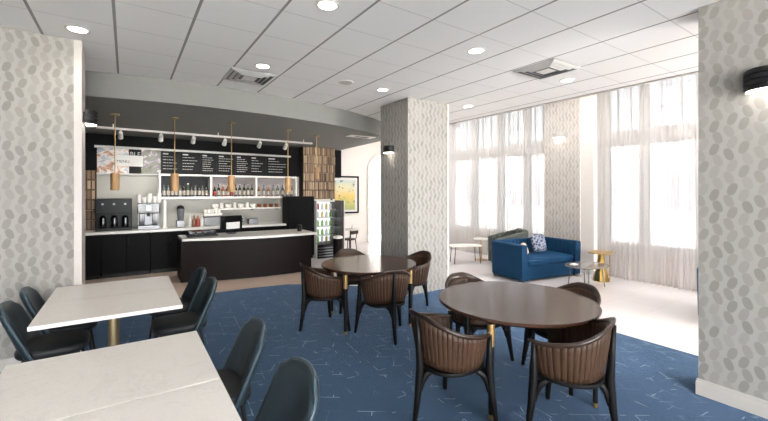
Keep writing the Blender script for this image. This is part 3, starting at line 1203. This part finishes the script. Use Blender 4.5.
rg = random.Random(4)
t, w = menu(mb_x[0], mb_x[1], 'food', 'wide food photo poster with pastries at the left end of the menu wall', 'food_poster')
t, w = menu(mb_x[1], mb_x[2], 'menu_black', 'narrow black poster with big pale letters beside the food poster', 'food_poster')
lettering('BLE', 0.13, (0, -0.032, 0.43), t, 'chalk')
t, w = menu(mb_x[2], mb_x[3], 'dish', 'dark dish photo poster right of the white name plate', 'food_poster')
pt = thing('name_plate', 'white name plate with small dark letters across the food posters', 'sign', (0.09, 10.158, MZ0 + 0.16))
MB().box(-0.30, 0.22, -0.02, 0, 0, 0.24).build('plate', 'paper', pt, smooth=0)
lettering('MENU', 0.085, (-0.15, -0.022, 0.10), pt, 'black_plastic')
for k in range(3, 10):
    t, w = menu(mb_x[k], mb_x[k + 1], None, 'black menu board with white lines of text, %s from the food posters' % ordn[k - 3])
    t['group'] = 'black menu boards above the bottle shelf'
    text_lines(t, w, rg.choice((6, 7, 8)), rg)
mt = MB().box(-0.56, 3.74, 10.10, 10.2, MZ1, MZ1 + 0.045).build('trim_7', 'vent_grey', smooth=0)
struct(mt)
struct(MB().box(-0.56, 3.84, 10.12, 10.2, MZ0 - 0.03, MZ0).build('trim_8', 'vent_grey', smooth=0))


# wood block panels
def block_panel(x0, x1, z0, z1, y, label, cols, rows, seed):
    r = random.Random(seed)
    t = thing('wood_block_panel', label, 'wood panel', ((x0 + x1) / 2, y, z0), group=None)
    w = (x1 - x0) / 2
    MB().box(-w, w, 0, 0.28, 0, z1 - z0).build('backing', 'block_back', t, smooth=0)
    f = MB()
    rh = (z1 - z0) / rows
    cw = 2 * w / cols
    for j in range(rows):
        for i in range(cols):
            dep = 0.012 + 0.05 * r.random()
            sh_ = (0.5 * cw if j % 2 else 0)
            xa = -w + i * cw + 0.004
            f.box(xa, xa + cw - 0.018, -dep, 0.0, j * rh + 0.026, (j + 1) * rh - 0.008)
        f.box(-w, w, -0.045, 0, j * rh, j * rh + 0.012)
    f.build('blocks', 'blocks', t, smooth=0)


block_panel(4.02, 4.99, 1.53, SOF, 9.92, 'tan wood block panel above the drinks cooler, right end of the bar', 15, 6, 3)
block_panel(-0.95, -0.525, 0.935, 2.18, 9.9, 'narrow brown wood block panel at the left end of the kitchen wall', 6, 6, 5)

# coffee brewer
br = thing('coffee_brewer', 'wide black coffee brewer with three dispensers on the worktop', 'coffee machine', (-0.16, 9.62, 0.931))
MB().bbox(-0.36, 0.26, 0.0, 0.45, 0.0, 0.06, 0.008).build('base', 'black_plastic', br)
MB().bbox(-0.36, 0.26, 0.16, 0.45, 0.06, 0.34, 0.01).build('body', 'black_plastic', br)
MB().bbox(-0.36, 0.26, -0.01, 0.45, 0.34, 0.66, 0.015).build('head', 'black_plastic', br)
for k in range(3):
    x = -0.24 + k * 0.19
    MB().lathe([(0.055, 0.06), (0.062, 0.08), (0.06, 0.26), (0.04, 0.3), (0.03, 0.31)], 18, (x, 0.08, 0)).build('server', 'black_gloss', br)
    MB().lathe([(0.022, -0.004), (0.022, 0.004)], 12).build('dial', 'metal', br).matrix_local = Matrix.Translation((x, -0.014, 0.55)) @ Matrix.Rotation(PI / 2, 4, 'X')
# espresso machine
es = thing('espresso_machine', 'steel and black coffee machine with a small lit screen', 'coffee machine', (0.40, 9.6, 0.931))
MB().bbox(-0.2, 0.2, 0.0, 0.45, 0, 0.08, 0.008).build('drip_base', 'metal', es)
MB().bbox(-0.2, 0.2, 0.18, 0.45, 0.08, 0.34, 0.008).build('body', 'metal', es)
MB().bbox(-0.2, 0.2, 0.02, 0.45, 0.34, 0.56, 0.012).build('head', 'black_gloss', es)
MB().box(-0.045, 0.045, 0.012, 0.02, 0.40, 0.51).build('screen', 'screen', es, smooth=0)
for s in (-0.12, 0.12):
    MB().bbox(s - 0.05, s + 0.05, 0.06, 0.18, 0.08, 0.34, 0.01).build('canister', 'black_gloss', es)
MB().tube([(0, 0.12, 0.34), (0, 0.12, 0.27)], 0.03, 12).build('spout', 'black_metal', es)
for k, (x, h) in enumerate(((-0.17, 0.2), (-0.075, 0.14), (0.02, 0.22), (0.115, 0.16), (0.205, 0.24))):
    o = MB()
    nn = int(h / 0.02)
    for q in range(nn - 3):
        o.lathe([(0.036, 0.018 * q), (0.044, 0.018 * q + 0.075)], 14)
    o = o.build('cup_stack', 'paper')
    o.location = (0.40 + x, 9.80, 1.493)
    tag(o, 'stack of white paper cups, %s from left on the coffee machine' % ordn[k], 'cup stack', 'paper cup stacks on the coffee machine')
# tall white pole-like dispenser right of the machine
o = MB().lathe([(0.05, 0), (0.05, 0.02), (0.035, 0.05), (0.035, 0.58), (0.02, 0.62)], 16).build('cup_dispenser', 'ceramic')
o.location = (0.70, 9.66, 0.931)
tag(o, 'tall white cup tube standing right of the coffee machine', 'cup dispenser')

# worktop clutter
def put(o, x, y, z, label, cat, group=None):
    o.location = (x, y, z)
    return tag(o, label, cat, group)


bl = thing('blender', 'tall blender jug on the worktop right of the white cup tube', 'blender', (1.02, 9.75, 0.931))
MB().bbox(-0.09, 0.09, -0.09, 0.09, 0, 0.16, 0.02).build('motor_base', 'metal', bl)
MB().lathe([(0.06, 0.16), (0.08, 0.40), (0.08, 0.42)], 16).build('jug', 'bottle_clear', bl)
MB().lathe([(0.082, 0.42), (0.07, 0.47), (0.03, 0.50)], 16).build('lid', 'black_plastic', bl)
for k in range(4):
    o = MB().lathe([(0.035, 0), (0.038, 0.01), (0.038, 0.16), (0.014, 0.2), (0.014, 0.25), (0.006, 0.27)], 14).build('syrup_bottle', ['pale_pack', 'bottle_amber', 'red_pack', 'pale_pack'][k])
    put(o, 1.20 + k * 0.085, 9.68, 0.931, ['pale', 'amber', 'red', 'second pale'][k] + ' syrup bottle on the worktop beside the blender', 'bottle', 'syrup bottles on the worktop')
bx = thing('cup_rack', 'white rack of stacked cups on the back worktop below the left bay', 'rack', (1.72, 9.92, 0.931))
MB().bbox(-0.2, 0.2, -0.14, 0.14, 0, 0.2, 0.008).build('lower_tray', 'metal', bx)
MB().bbox(-0.2, 0.2, -0.14, 0.14, 0.23, 0.29, 0.008).build('upper_tray', 'ceramic', bx)
for s in (-0.19, 0.19):
    MB().tube([(s, 0.11, 0), (s, 0.11, 0.23)], 0.008, 8).build('post', 'metal', bx)
for k in range(5):
    o = MB().lathe([(0.03, 0), (0.04, 0.09), (0.036, 0.09), (0.028, 0.01)], 14).build('cup', 'ceramic')
    put(o, 1.56 + k * 0.078, 9.92, 1.222, 'white cup, %s from left on the worktop rack' % ordn[k], 'cup', 'cups on the worktop rack')
to = thing('toaster', 'dark low toaster oven on the worktop left of the terminal', 'toaster', (2.18, 9.72, 0.931))
MB().bbox(-0.2, 0.2, -0.15, 0.2, 0.015, 0.22, 0.02).build('body', 'metal', to)
MB().bbox(-0.17, 0.1, -0.158, -0.15, 0.05, 0.19, 0.003).build('door', 'black_gloss', to)
for k in range(2):
    MB().lathe([(0.018, 0), (0.018, 0.015)], 10).build('knob', 'black_plastic', to).matrix_local = Matrix.Translation((0.15, -0.15, 0.08 + 0.07 * k)) @ Matrix.Rotation(PI / 2, 4, 'X')
ps = thing('card_terminal', 'black payment terminal with pale screen behind the bar', 'payment terminal', (2.02, 8.78, 0.846), 0.25)
ps.location = (1.86, 8.55, 0.846)
MB().bbox(-0.08, 0.08, -0.06, 0.08, 0, 0.02, 0.004).build('foot', 'black_plastic', ps)
MB().tube([(0, 0.03, 0.02), (0, 0.02, 0.12)], 0.02, 10).build('neck', 'black_plastic', ps)
MB().bbox(-0.24, 0.24, 0.0, 0.04, 0.08, 0.38, 0.008).build('case', 'black_gloss', ps)
MB().box(-0.12, 0.18, -0.008, -0.002, 0.10, 0.24).build('screen', 'paper', ps, smooth=0)
gr = thing('tray_rack', 'black tray of cutlery lying on the left end of the bar top', 'tray', (1.27, 8.45, 0.846))
MB().bbox(-0.28, 0.28, -0.15, 0.15, 0, 0.03, 0.008).build('tray', 'black_plastic', gr)
for k in range(4):
    MB().bbox(-0.25 + k * 0.13, -0.14 + k * 0.13, -0.12, 0.12, 0.03, 0.09, 0.008).build('compartment', 'black_gloss', gr)
o = MB().bbox(-0.11, 0.11, -0.10, 0.10, 0, 0.14, 0.01).build('container', 'metal')
put(o, 2.60, 9.66, 0.931, 'small steel container on the worktop right of the terminal', 'container')
o = MB().lathe([(0.05, 0), (0.05, 0.13), (0.03, 0.15)], 16).build('canister', 'black_plastic')
put(o, 3.24, 8.2, 0.846, 'small dark canister on the right end of the bar top', 'canister')

# tall black cabinet, drinks cooler
tc = thing('tall_cabinet', 'tall plain black fridge cabinet at the right end of the back worktop', 'cabinet', (3.74, 9.3, 0))
MB().bbox(-0.34, 0.34, 0.03, 0.5, 0.08, 1.62, 0.006).build('body', 'black_cab', tc)
MB().bbox(-0.34, 0.34, 0.0, 0.03, 0.08, 1.62, 0.006).build('door', 'black_cab', tc)
MB().box(-0.32, 0.32, 0.05, 0.48, 0, 0.08).build('plinth', 'black_metal', tc, smooth=0)
MB().tube([(0.28, -0.02, 0.8), (0.28, -0.02, 1.2)], 0.008, 8).build('handle', 'black_metal', tc)
co = thing('drinks_cooler', 'lit open drinks cooler with brown side panels below the wood blocks', 'cooler', (4.45, 9.1, 0))
MB().box(-0.35, 0.30, 0.64, 0.7, 0.1, 1.5).build('back_panel', 'fridge_white', co, smooth=0)
MB().bbox(-0.37, -0.35, 0.05, 0.7, 0, 1.5, 0.003).build('side_panel', 'frame_white', co, smooth=0)
MB().bbox(0.31, 0.38, -0.04, 0.7, 0, 1.50, 0.004).build('side_panel', 'walnut_rail', co, smooth=0)
MB().box(0.38, 0.40, -0.05, 0.7, 0, 1.50).build('edge_strip', 'counter_white', co, smooth=0)
MB().bbox(-0.35, 0.31, 0.0, 0.64, 0, 0.36, 0.006).build('base', 'black_plastic', co, smooth=0)
MB().bbox(-0.35, 0.31, 0.35, 0.64, 1.46, 1.5, 0.004).build('top_panel', 'frame_white', co, smooth=0)
sz = (0.56, 0.80, 1.04, 1.26)
for z in sz:
    MB().box(-0.35, 0.31, 0.30, 0.64, z - 0.012, z).build('shelf', 'frame_white', co, smooth=0)
for k in range(4):
    MB().box(-0.34, 0.30, -0.006, 0.002, 0.05 + k * 0.07, 0.075 + k * 0.07).build('grille_bar', 'metal', co, smooth=0)
dn = {'green_pack': 'green', 'yellow_pack': 'yellow', 'red_pack': 'red', 'pale_pack': 'pale'}
rows = ['fourth', 'third', 'second', 'top']
for zi, z in enumerate((0.362,) + sz):
    for k in range(5):
        mt = ['green_pack', 'green_pack', 'pale_pack', 'yellow_pack', 'pale_pack'][(k + zi * 2) % 5] if zi not in (1, 2) else ['green_pack', 'green_pack', 'green_pack', 'pale_pack', 'green_pack'][k]
        if zi == 4:
            mt = ['yellow_pack', 'red_pack', 'pale_pack', 'yellow_pack', 'pale_pack'][k]
        o = MB().lathe([(0.028, 0), (0.034, 0.01), (0.034, 0.12), (0.016, 0.15), (0.016, 0.17)], 12).build('drink_bottle', mt)
        put(o, 4.45 - 0.27 + k * 0.125, 9.1 + 0.46, z + 0.001, '%s drink, %s from left on the %s shelf of the lit cooler' % (dn[mt], ordn[k], ['floor', 'lowest', 'second lowest', 'second highest', 'top'][zi]), 'drink', 'drinks in the open cooler')
bn = thing('waste_bin', 'slim dark round bin with a pale lid beside the drinks cooler', 'bin', (4.36, 8.50, 0))
MB().lathe([(0.10, 0), (0.115, 0.01), (0.115, 0.58)], 22).build('body', 'espresso', bn)
MB().lathe([(0.12, 0.58), (0.12, 0.62), (0.09, 0.64)], 22).build('lid', 'ceramic', bn)

# framed landscape
pf = thing('framed_picture', 'dark framed landscape picture on the far white wall', 'picture', (6.0, 11.195, 1.02))
MB().box(-0.47, 0.47, -0.02, -0.004, 0.03, 1.2).build('mount', 'paper', pf, smooth=0)
MB().box(-0.38, 0.38, -0.024, -0.02, 0.12, 1.10).build('print', 'landscape', pf, smooth=0)
f = MB()
f.bbox(-0.52, 0.52, -0.045, 0, 0, 0.05, 0.005, 1)
f.bbox(-0.52, 0.52, -0.045, 0, 1.19, 1.24, 0.005, 1)
f.bbox(-0.52, -0.47, -0.045, 0, 0.05, 1.19, 0.005, 1)
f.bbox(0.47, 0.52, -0.045, 0, 0.05, 1.19, 0.005, 1)
f.build('frame', 'black_plastic', pf, smooth=0)

# ================================================================== WHITE TABLES
TZ = 0.77
BASEZ = 0.0


def cafe_table(name, label, x0, x1, ya, yb):
    t = thing(name, label, 'table', ((x0 + x1) / 2, (ya + yb) / 2, 0), group='white quartz cafe tables')
    w, h = (x1 - x0) / 2 - 0.002, (yb - ya) / 2 - 0.002
    MB().bbox(-w, w, -h, h, TZ - 0.032, TZ, 0.004, 2).build('tabletop', 'quartz', t)
    MB().bbox(-0.2, 0.2, -0.2, 0.2, TZ - 0.045, TZ - 0.033, 0.003, 1).build('mounting_plate', 'black_metal', t)
    MB().lathe([(0.038, 0.02), (0.038, TZ - 0.045)], 20).build('column', 'brass_satin', t)
    MB().lathe([(0.26, 0), (0.26, 0.012), (0.06, 0.024), (0.045, 0.03)], 32).build('base', 'brass_satin', t)


cafe_table('cafe_table', 'white table in the left foreground, its nearest half below the seam', -0.555, 0.405, 1.30, 2.105)
cafe_table('cafe_table', 'white table in the left foreground, the half beyond the seam', -0.555, 0.405, 2.105, 2.92)
cafe_table('cafe_table', 'white table farther left, its near half beside the teal chairs', -0.585, 0.40, 3.65, 4.34)
cafe_table('cafe_table', 'white table farthest back on the left, half touching the papered wall end', -0.585, 0.40, 4.34, 5.03)


# teal shell chair
def make_shell_chair(label):
    t = thing('dining_chair', label, 'chair', group='teal leather chairs at the white tables')
    MB().pad(0.235, 0.235, 0.41, 0.485, 0.03, 3.6, seg=40, crown=0.012).build('seat', 'dark_seat', t)

    def fn(u, v):
        s = 2 * u - 1
        z = 0.42 + 0.418 * v
        w = 0.262 - 0.018 * v
        if v > 0.62:
            q = (v - 0.62) / 0.38
            w *= max(0.34, (1 - q ** 3.4)) ** 0.5
        y = -0.185 - 0.14 * v + (0.085 - 0.055 * v) * s * s
        zz = z - 0.015 * s * s * (1 if v > 0.9 else 0)
        return (s * w, y, zz)
    bk = MB().grid(fn, 10, 12).build('backrest', 'teal_leather', t, smooth=180)
    solid(bk, 0.05, 0)
    subsurf(bk, 1)
    pts = []
    for k in range(13):
        pts.append(fn(0, k / 12))
    for k in range(1, 10):
        pts.append(fn(k / 10, 1))
    for k in range(12, -1, -1):
        pts.append(fn(1, k / 12))
    pp = MB().tube(pts, 0.009, 8).build('piping', 'teal_piping', t, smooth=180)
    for sx in (-1, 1):
        for sy in (-1, 1):
            MB().tube([(sx * 0.17, sy * 0.16, 0.41), (sx * 0.215, sy * 0.215, 0.0)], [0.014, 0.010], 10).build('leg', 'black_metal', t)
    MB().box(-0.18, 0.18, -0.18, 0.18, 0.395, 0.41).build('seat_frame', 'black_metal', t, smooth=0)
    return t


sc0 = make_shell_chair('nearest teal leather chair, right of the seam-split white table in front')
spots = [(0.46, 1.86, 1, None),
         (0.45, 2.66, 1, 'teal leather chair right of the near white table, second from the front'),
         (0.43, 4.22, 1, 'teal leather chair at the right side of the far white table, nearer one'),
         (0.43, 4.86, 1, 'teal leather chair at the right side of the far white table, by the dark bar'),
         (-0.50, 4.22, -1, 'teal leather chair at the left edge, nearer one left of the far white table'),
         (-0.47, 4.775, -1, 'teal leather chair against the left papered wall, far side of the far table')]
for x, y, s, lb in spots:
    rz = facing(-s, 0.0) + random.uniform(-0.05, 0.05)
    if lb is None:
        sc0.location = (x, y, 0)
        sc0.rotation_euler = (0, 0, rz)
    else:
        dup(sc0, (x, y, 0), rz, lb)


# ================================================================== ROUND TABLES
def round_table(x, y, r, a0, rl, label):
    t = thing('round_table', label, 'table', (x, y, 0), group='dark round walnut tables')
    MB().lathe([(r - 0.05, TZ - 0.045), (r - 0.012, TZ - 0.032), (r, TZ - 0.02), (r, TZ - 0.006), (r - 0.006, TZ)], 72).build('tabletop', 'walnut_top', t)
    MB().lathe([(0.30, TZ - 0.058), (0.32, TZ - 0.0455)], 40).build('under_plate', 'black_leg', t)
    for k in range(4):
        a = math.radians(a0 + 90 * k)
        c, s = math.cos(a) * rl, math.sin(a) * rl
        lg = MB().tube([(c, s, TZ - 0.045), (c, s, 0.03)], [0.026, 0.019], 14).build('leg', 'black_leg', t)
        MB().tube([(c, s, TZ - 0.0455), (c, s, TZ - 0.215)], [0.029, 0.0275], 16).build('brass_sleeve', 'brass', lg)
        MB().lathe([(0.017, 0), (0.020, 0.035)], 12, (c, s, 0)).build('brass_foot', 'brass', lg)
    return t


T1 = (2.90, 2.18)
T2 = (2.73, 4.40)
round_table(T1[0], T1[1], 0.68, 201.0, 0.635, 'near dark walnut round table in the right foreground')
round_table(T2[0], T2[1], 0.64, 29.7, 0.60, 'farther dark walnut round table before the pillar')


# barrel chair: bentwood hoop highest over a single back leg, channelled brown leather shell, two side legs
def hoop(a, grow=0.0):
    """plan of the hoop, a = 0 at the back centre"""
    hx, hy, n = 0.29 + grow, 0.29 + grow, 2.25
    s_, c_ = math.sin(a), -math.cos(a)
    return hx * math.copysign(abs(s_) ** (2 / n), s_), hy * math.copysign(abs(c_) ** (2 / n), c_)


def rail_z(y):
    return 0.65 + 0.160 * math.exp(-max(0.0, y + 0.29) / 0.19)


def make_barrel_chair(label):
    t = thing('dining_chair', label, 'chair', group='brown barrel chairs at the round tables')
    A = 2.32
    n = 64
    rings = []
    for k in range(n + 1):
        a = -A + 2 * A * k / n
        x, y = hoop(a, 0.006)
        x2, y2 = hoop(a + 0.01, 0.006)
        tx, ty = x2 - x, y2 - y
        l = math.hypot(tx, ty)
        nx_, ny_ = ty / l, -tx / l                # outward
        back = max(0.0, math.cos(a * 1.5)) ** 2 if abs(a) < PI / 3 else 0.0
        hh = 0.016 + 0.014 * back                   # half height, a paddle over the back leg
        th_ = 0.016 - 0.003 * back
        end = 1.0 - 0.45 * max(0.0, (abs(a) / A - 0.88) / 0.12)
        z = rail_z(y)
        lean = 0.55 * back
        ring = []
        for q in range(12):
            b_ = 2 * PI * q / 12
            r_, u_ = math.cos(b_) * th_ * end, math.sin(b_) * hh * end
            off = r_ + u_ * lean
            ring.append((x + nx_ * off, y + ny_ * off, z + u_))
        rings.append(ring)
    MB().rings(rings).build('top_rail', 'walnut_rail', t, smooth=180)

    def shell(u, v):
        a = (-A + 0.08) + 2 * (A - 0.08) * u
        rip = 0.006 * abs(math.sin(u * PI * 32))
        x, y = hoop(a, -0.016 - 0.05 * (1 - v) ** 1.2 + rip)
        z0 = 0.435 + 0.012 * math.cos(2 * a)
        z1 = rail_z(y) - 0.008
        return (x, y, z0 + (z1 - z0) * v)
    sh_ = MB().grid(shell, 224, 6).build('back_shell', 'brown_leather', t, smooth=180)
    solid(sh_, 0.03, 0)
    MB().pad(0.225, 0.235, 0.425, 0.50, 0.03, 2.5, c=(0, 0.01), seg=40, crown=0.012).build('seat', 'brown_leather', t)
    f = MB()
    f.pad(0.245, 0.25, 0.395, 0.424, 0.006, 2.4, c=(0, 0.0), seg=40)
    feet = [(0.0, -0.33), (-0.305, 0.20), (0.305, 0.20)]
    tops = [(0.0, -0.305, 0.805), (-0.268, 0.165, 0.664), (0.268, 0.165, 0.664)]
    mids = [(0.0, -0.280, 0.42), (-0.262, 0.165, 0.42), (0.262, 0.165, 0.42)]
    for i in range(3):
        mx, my, _ = mids[i]
        for j in range(3):
            if i == j:
                continue
            ox, oy, _ = mids[j]
            l = math.hypot(ox - mx, oy - my)
            dx, dy = (ox - mx) / l, (oy - my) / l
            arc = [(mx + dx * w_, my + dy * w_, z) for w_, z in ((0.17, 0.408), (0.105, 0.400), (0.055, 0.372), (0.020, 0.32), (0.004, 0.24))]
            f.tube(arc, [0.015, 0.020, 0.024, 0.024, 0.014], 8)
    f.build('seat_frame', 'black_leg', t)
    for (fx, fy), tp, md in zip(feet, tops, mids):
        MB().tube([(fx, fy, 0), (md[0] + (fx - md[0]) * 0.35, md[1] + (fy - md[1]) * 0.35, 0.22), md, (md[0] * 0.5 + tp[0] * 0.5 , md[1] * 0.5 + tp[1] * 0.5, (0.4 + tp[2]) / 2), tp],
                  [0.017, 0.027, 0.031, 0.023, 0.015], 12).build('leg', 'black_leg', t, smooth=180)
    return t


bc0 = make_barrel_chair('brown barrel chair at the near round table, left front')
bspots = [((2.10, 2.19), (1.0, -0.08), None),
          ((2.705, 1.585), (-0.34, 0.94), 'brown barrel chair at the near round table, right front'),
          ((3.00, 2.73), (-0.1, -1), 'brown barrel chair beyond the near round table on its left, only the top showing'),
          ((3.41, 2.04), (-0.96, 0.25), 'brown barrel chair at the window side of the near round table'),
          ((2.12, 4.49), (1, -0.05), 'brown barrel chair at the left side of the farther round table'),
          ((2.595, 3.83), (0.20, 0.97), 'brown barrel chair at the front of the farther round table'),
          ((3.46, 4.44), (-1, 0.05), 'brown barrel chair between the farther round table and the pillar'),
          ((2.84, 5.00), (-0.1, -1), 'brown barrel chair behind the farther round table, its rail just showing')]
for (x, y), (fx, fy), lb in bspots:
    rz = facing(fx, fy)
    if lb is None:
        bc0.location = (x, y, 0)
        bc0.rotation_euler = (0, 0, rz)
    else:
        dup(bc0, (x, y, 0), rz, lb)


# ================================================================== LOUNGE
def make_sofa(name, label, cat, loc, rz, W, D, H, mat, arm=0.13, drop=0.0):
    """low tub sofa: one wrap-round wall of arms and back, channelled inside; front faces +Y local"""
    t = thing(name, label, cat, loc, rz)
    hw, hd = W / 2, D / 2
    r = 0.16
    path = [(-hw, hd)]
    for k in range(9):
        a = PI + PI / 2 * k / 8
        path.append((-hw + r + r * math.cos(a), -hd + r + r * math.sin(a)))
    for k in range(9):
        a = -PI / 2 + PI / 2 * k / 8
        path.append((hw - r + r * math.cos(a), -hd + r + r * math.sin(a)))
    path.append((hw, hd))
    # resample
    P = [Vector((x, y, 0)) for x, y in path]
    acc = [0]
    for a, c in zip(P, P[1:]):
        acc.append(acc[-1] + (c - a).length)
    N = 220
    pts = []
    for k in range(N + 1):
        s = acc[-1] * k / N
        i = max(j for j in range(len(acc)) if acc[j] <= s + 1e-9)
        i = min(i, len(P) - 2)
        f_ = (s - acc[i]) / max(1e-9, acc[i + 1] - acc[i])
        pts.append(P[i].lerp(P[i + 1], f_))
    m = MB()
    rings = []
    for k, p in enumerate(pts):
        d = (pts[min(k + 1, N)] - pts[max(k - 1, 0)]).normalized()
        nrm = Vector((-d.y, d.x, 0))     # inward (path runs left arm, back, right arm)
        if nrm.dot(-p) < 0:
            nrm = -nrm
        rip = 0.012 * abs(math.sin(acc[-1] * k / N / 0.105 * PI))
        q_ = abs(2 * k / N - 1)
        zt = H - drop * max(0.0, (q_ - 0.15) / 0.85) ** 1.3
        prof = [(0.01, 0.045), (0.0, 0.07), (-0.015, zt - 0.04), (0.0, zt - 0.008), (0.03, zt),
                (arm - 0.03, zt), (arm - rip, zt - 0.03), (arm + 0.02 - rip, 0.36), (arm + 0.02, 0.045)]
        rings.append([p + nrm * a + Vector((0, 0, z)) for a, z in prof])
    m.rings(rings, True, True)
    m.build('backrest', mat, t, smooth=50)
    MB().bbox(-hw + arm, hw - arm, -hd + arm, hd - 0.03, 0.045, 0.30, 0.015).build('seat_base', mat, t)
    MB().pad(hw - arm - 0.01, (D - arm) / 2 - 0.02, 0.30, 0.44, 0.045, 9, c=(0, arm / 2 + 0.02), seg=60, crown=0.015).build('seat_cushion', mat, t)
    for sx in (-1, 1):
        for sy in (-1, 1):
            MB().tube([(sx * (hw - 0.09), sy * (hd - 0.09), 0.06), (sx * (hw - 0.08), sy * (hd - 0.08), 0)], [0.022, 0.015], 10).build('leg', 'black_metal', t)
    return t


# front-left corner P0, axis along the front
P0 = at_z(522.5, 283.9, 0)
ang = math.atan2(-0.20, 1.42)
W, D = 1.62, 0.92
ux, uy = math.cos(ang), math.sin(ang)
nx, ny = uy, -ux                          # out of the front
cx, cy = P0.x + ux * W / 2 - nx * D / 2, P0.y + uy * W / 2 - ny * D / 2
make_sofa('sofa', 'navy blue velvet sofa with wraparound back by the window pier', 'sofa', (cx, cy, 0), facing(nx, ny), W, D, 0.72, 'blue_velvet')


def cushion(px_along, depth, lean, size, mat, label, rz_extra=0.0, th=0.13):
    x = P0.x + ux * px_along - nx * depth
    y = P0.y + uy * px_along - ny * depth
    m = MB()
    n = 14

    def face(sgn):
        def fn(u, v):
            a, c = 2 * u - 1, 2 * v - 1
            k = (1 - a ** 4) * (1 - c ** 4)
            pin = 1 - 0.06 * (abs(a) * abs(c))
            return (a * size * pin, sgn * (th / 2) * max(0, k) ** 0.6, c * size * pin)
        return fn
    m.grid(face(1), n, n)
    m.grid(face(-1), n, n)
    bmesh.ops.remove_doubles(m.bm, verts=list(m.bm.verts), dist=0.0005)
    o = m.build('cushion', mat, smooth=180)
    o.location = (x, y, 0.465 + size * 1.02)
    o.rotation_euler = (lean, 0, facing(nx, ny) + rz_extra)
    tag(o, label, 'cushion', 'cushions on the navy sofa')


cushion(0.98, 0.50, 0.28, 0.19, 'cushion_pattern', 'square dark patterned cushion on the navy sofa')
cushion(0.36, 0.30, 0.35, 0.125, 'cushion_tan', 'small tan cushion against the left arm of the navy sofa', 0.5, 0.10)

# grey lounge sofa behind
gs = make_sofa('lounge_chair', 'grey green lounge chair behind the navy sofa', 'armchair', (7.50, 5.84, 0), facing(-0.80, 0.60), 0.78, 0.76, 0.86, 'grey_velvet', drop=0.22)
# blue armchair cut off by the right wall
make_sofa('armchair', 'blue armchair peeking out behind the near right papered wall', 'armchair', (6.80, 1.50, 0), facing(0, -1), 1.0, 0.80, 0.72, 'blue_velvet')

# coffee table
ct = thing('coffee_table', 'low oval grey marble table on thin metal legs before the sofa', 'coffee table', (6.95, 3.68, 0), ang)
MB().pad(0.42, 0.30, 0.385, 0.405, 0.006, 2.3, seg=48).build('tabletop', 'marble_grey', ct)
for x, y in ((-0.3, 0.16), (-0.28, -0.16), (0.3, -0.14), (0.28, 0.16)):
    MB().tube([(x * 0.85, y * 0.8, 0.386), (x, y, 0)], [0.011, 0.008], 8).build('leg', 'metal', ct)
MB().tube([(-0.25, -0.1, 0.376), (0.25, 0.1, 0.376)], 0.009, 6).build('cross_bar', 'metal', ct)
o = MB().bbox(-0.07, 0.07, -0.045, 0.045, 0, 0.012, 0.002).build('card_stand', 'paper')
put(o, 6.77, 3.82, 0.406, 'small pale card lying on the marble coffee table', 'card')
# gold side table
sd = thing('side_table', 'gold pedestal side table beside the window curtain', 'side table', (7.66, 3.78, 0), 0.3)
MB().pad(0.25, 0.20, 0.545, 0.565, 0.006, 5, seg=40).build('tabletop', 'brass', sd)
MB().lathe([(0.15, 0), (0.15, 0.01), (0.10, 0.20), (0.065, 0.42), (0.05, 0.546)], 8).build('pedestal', 'gold', sd, smooth=0)
MB().tube([(0.21, -0.12, 0.545), (0.21, -0.12, 0)], 0.008, 8).build('leg', 'gold', sd)

# lounge tables at the left window
lt = thing('coffee_table', 'low long pale table on thin dark legs beside the pillar', 'coffee table', (6.88, 6.62, 0), math.radians(-25))
MB().pad(0.40, 0.22, 0.41, 0.435, 0.006, 4, seg=40).build('tabletop', 'counter_white', lt)
for x, y in ((-0.33, 0.16), (-0.33, -0.16), (0.33, 0.16), (0.33, -0.16)):
    MB().tube([(x * 0.9, y * 0.9, 0.411), (x, y, 0)], 0.010, 8).build('leg', 'black_metal', lt)
st = thing('side_table', 'small pale side table on a thin stem by the left window curtain', 'side table', (7.52, 6.68, 0))
MB().lathe([(0.19, 0.52), (0.20, 0.53), (0.195, 0.545)], 30).build('tabletop', 'counter_white', st)
MB().lathe([(0.012, 0.02), (0.012, 0.52)], 10).build('stem', 'brass', st)
MB().lathe([(0.15, 0), (0.15, 0.012), (0.02, 0.024)], 26).build('base', 'brass', st)

# small table and chair by the picture wall
q = thing('side_table', 'tiny white-topped table below the framed picture', 'side table', (5.55, 10.0, 0))
MB().lathe([(0.26, 0.60), (0.27, 0.61), (0.265, 0.625)], 30).build('tabletop', 'counter_white', q)
MB().lathe([(0.02, 0.02), (0.02, 0.60)], 10).build('stem', 'black_metal', q)
MB().lathe([(0.17, 0), (0.17, 0.012), (0.03, 0.024)], 26).build('base', 'black_metal', q)
o = MB().lathe([(0.035, 0), (0.045, 0.05), (0.025, 0.09), (0.03, 0.13)], 14).build('vase', 'ceramic')
put(o, 5.62, 10.0, 0.626, 'small white vase on the tiny table below the picture', 'vase')
ch = thing('wooden_chair', 'small brown wooden chair in front of the tiny white table', 'chair', (5.28, 9.62, 0), 0.4)
MB().pad(0.18, 0.18, 0.36, 0.40, 0.015, 3.5).build('seat', 'brown_leather', ch)
for sx in (-1, 1):
    for sy in (-1, 1):
        MB().tube([(sx * 0.14, sy * 0.14, 0.37), (sx * 0.17, sy * 0.17, 0)], [0.015, 0.01], 8).build('leg', 'walnut_rail', ch)
    MB().tube([(sx * 0.15, -0.15, 0.39), (sx * 0.16, -0.2, 0.62)], 0.012, 8).build('back_post', 'walnut_rail', ch)
MB().bbox(-0.18, 0.18, -0.215, -0.19, 0.53, 0.63, 0.008).build('backrest', 'walnut_rail', ch)
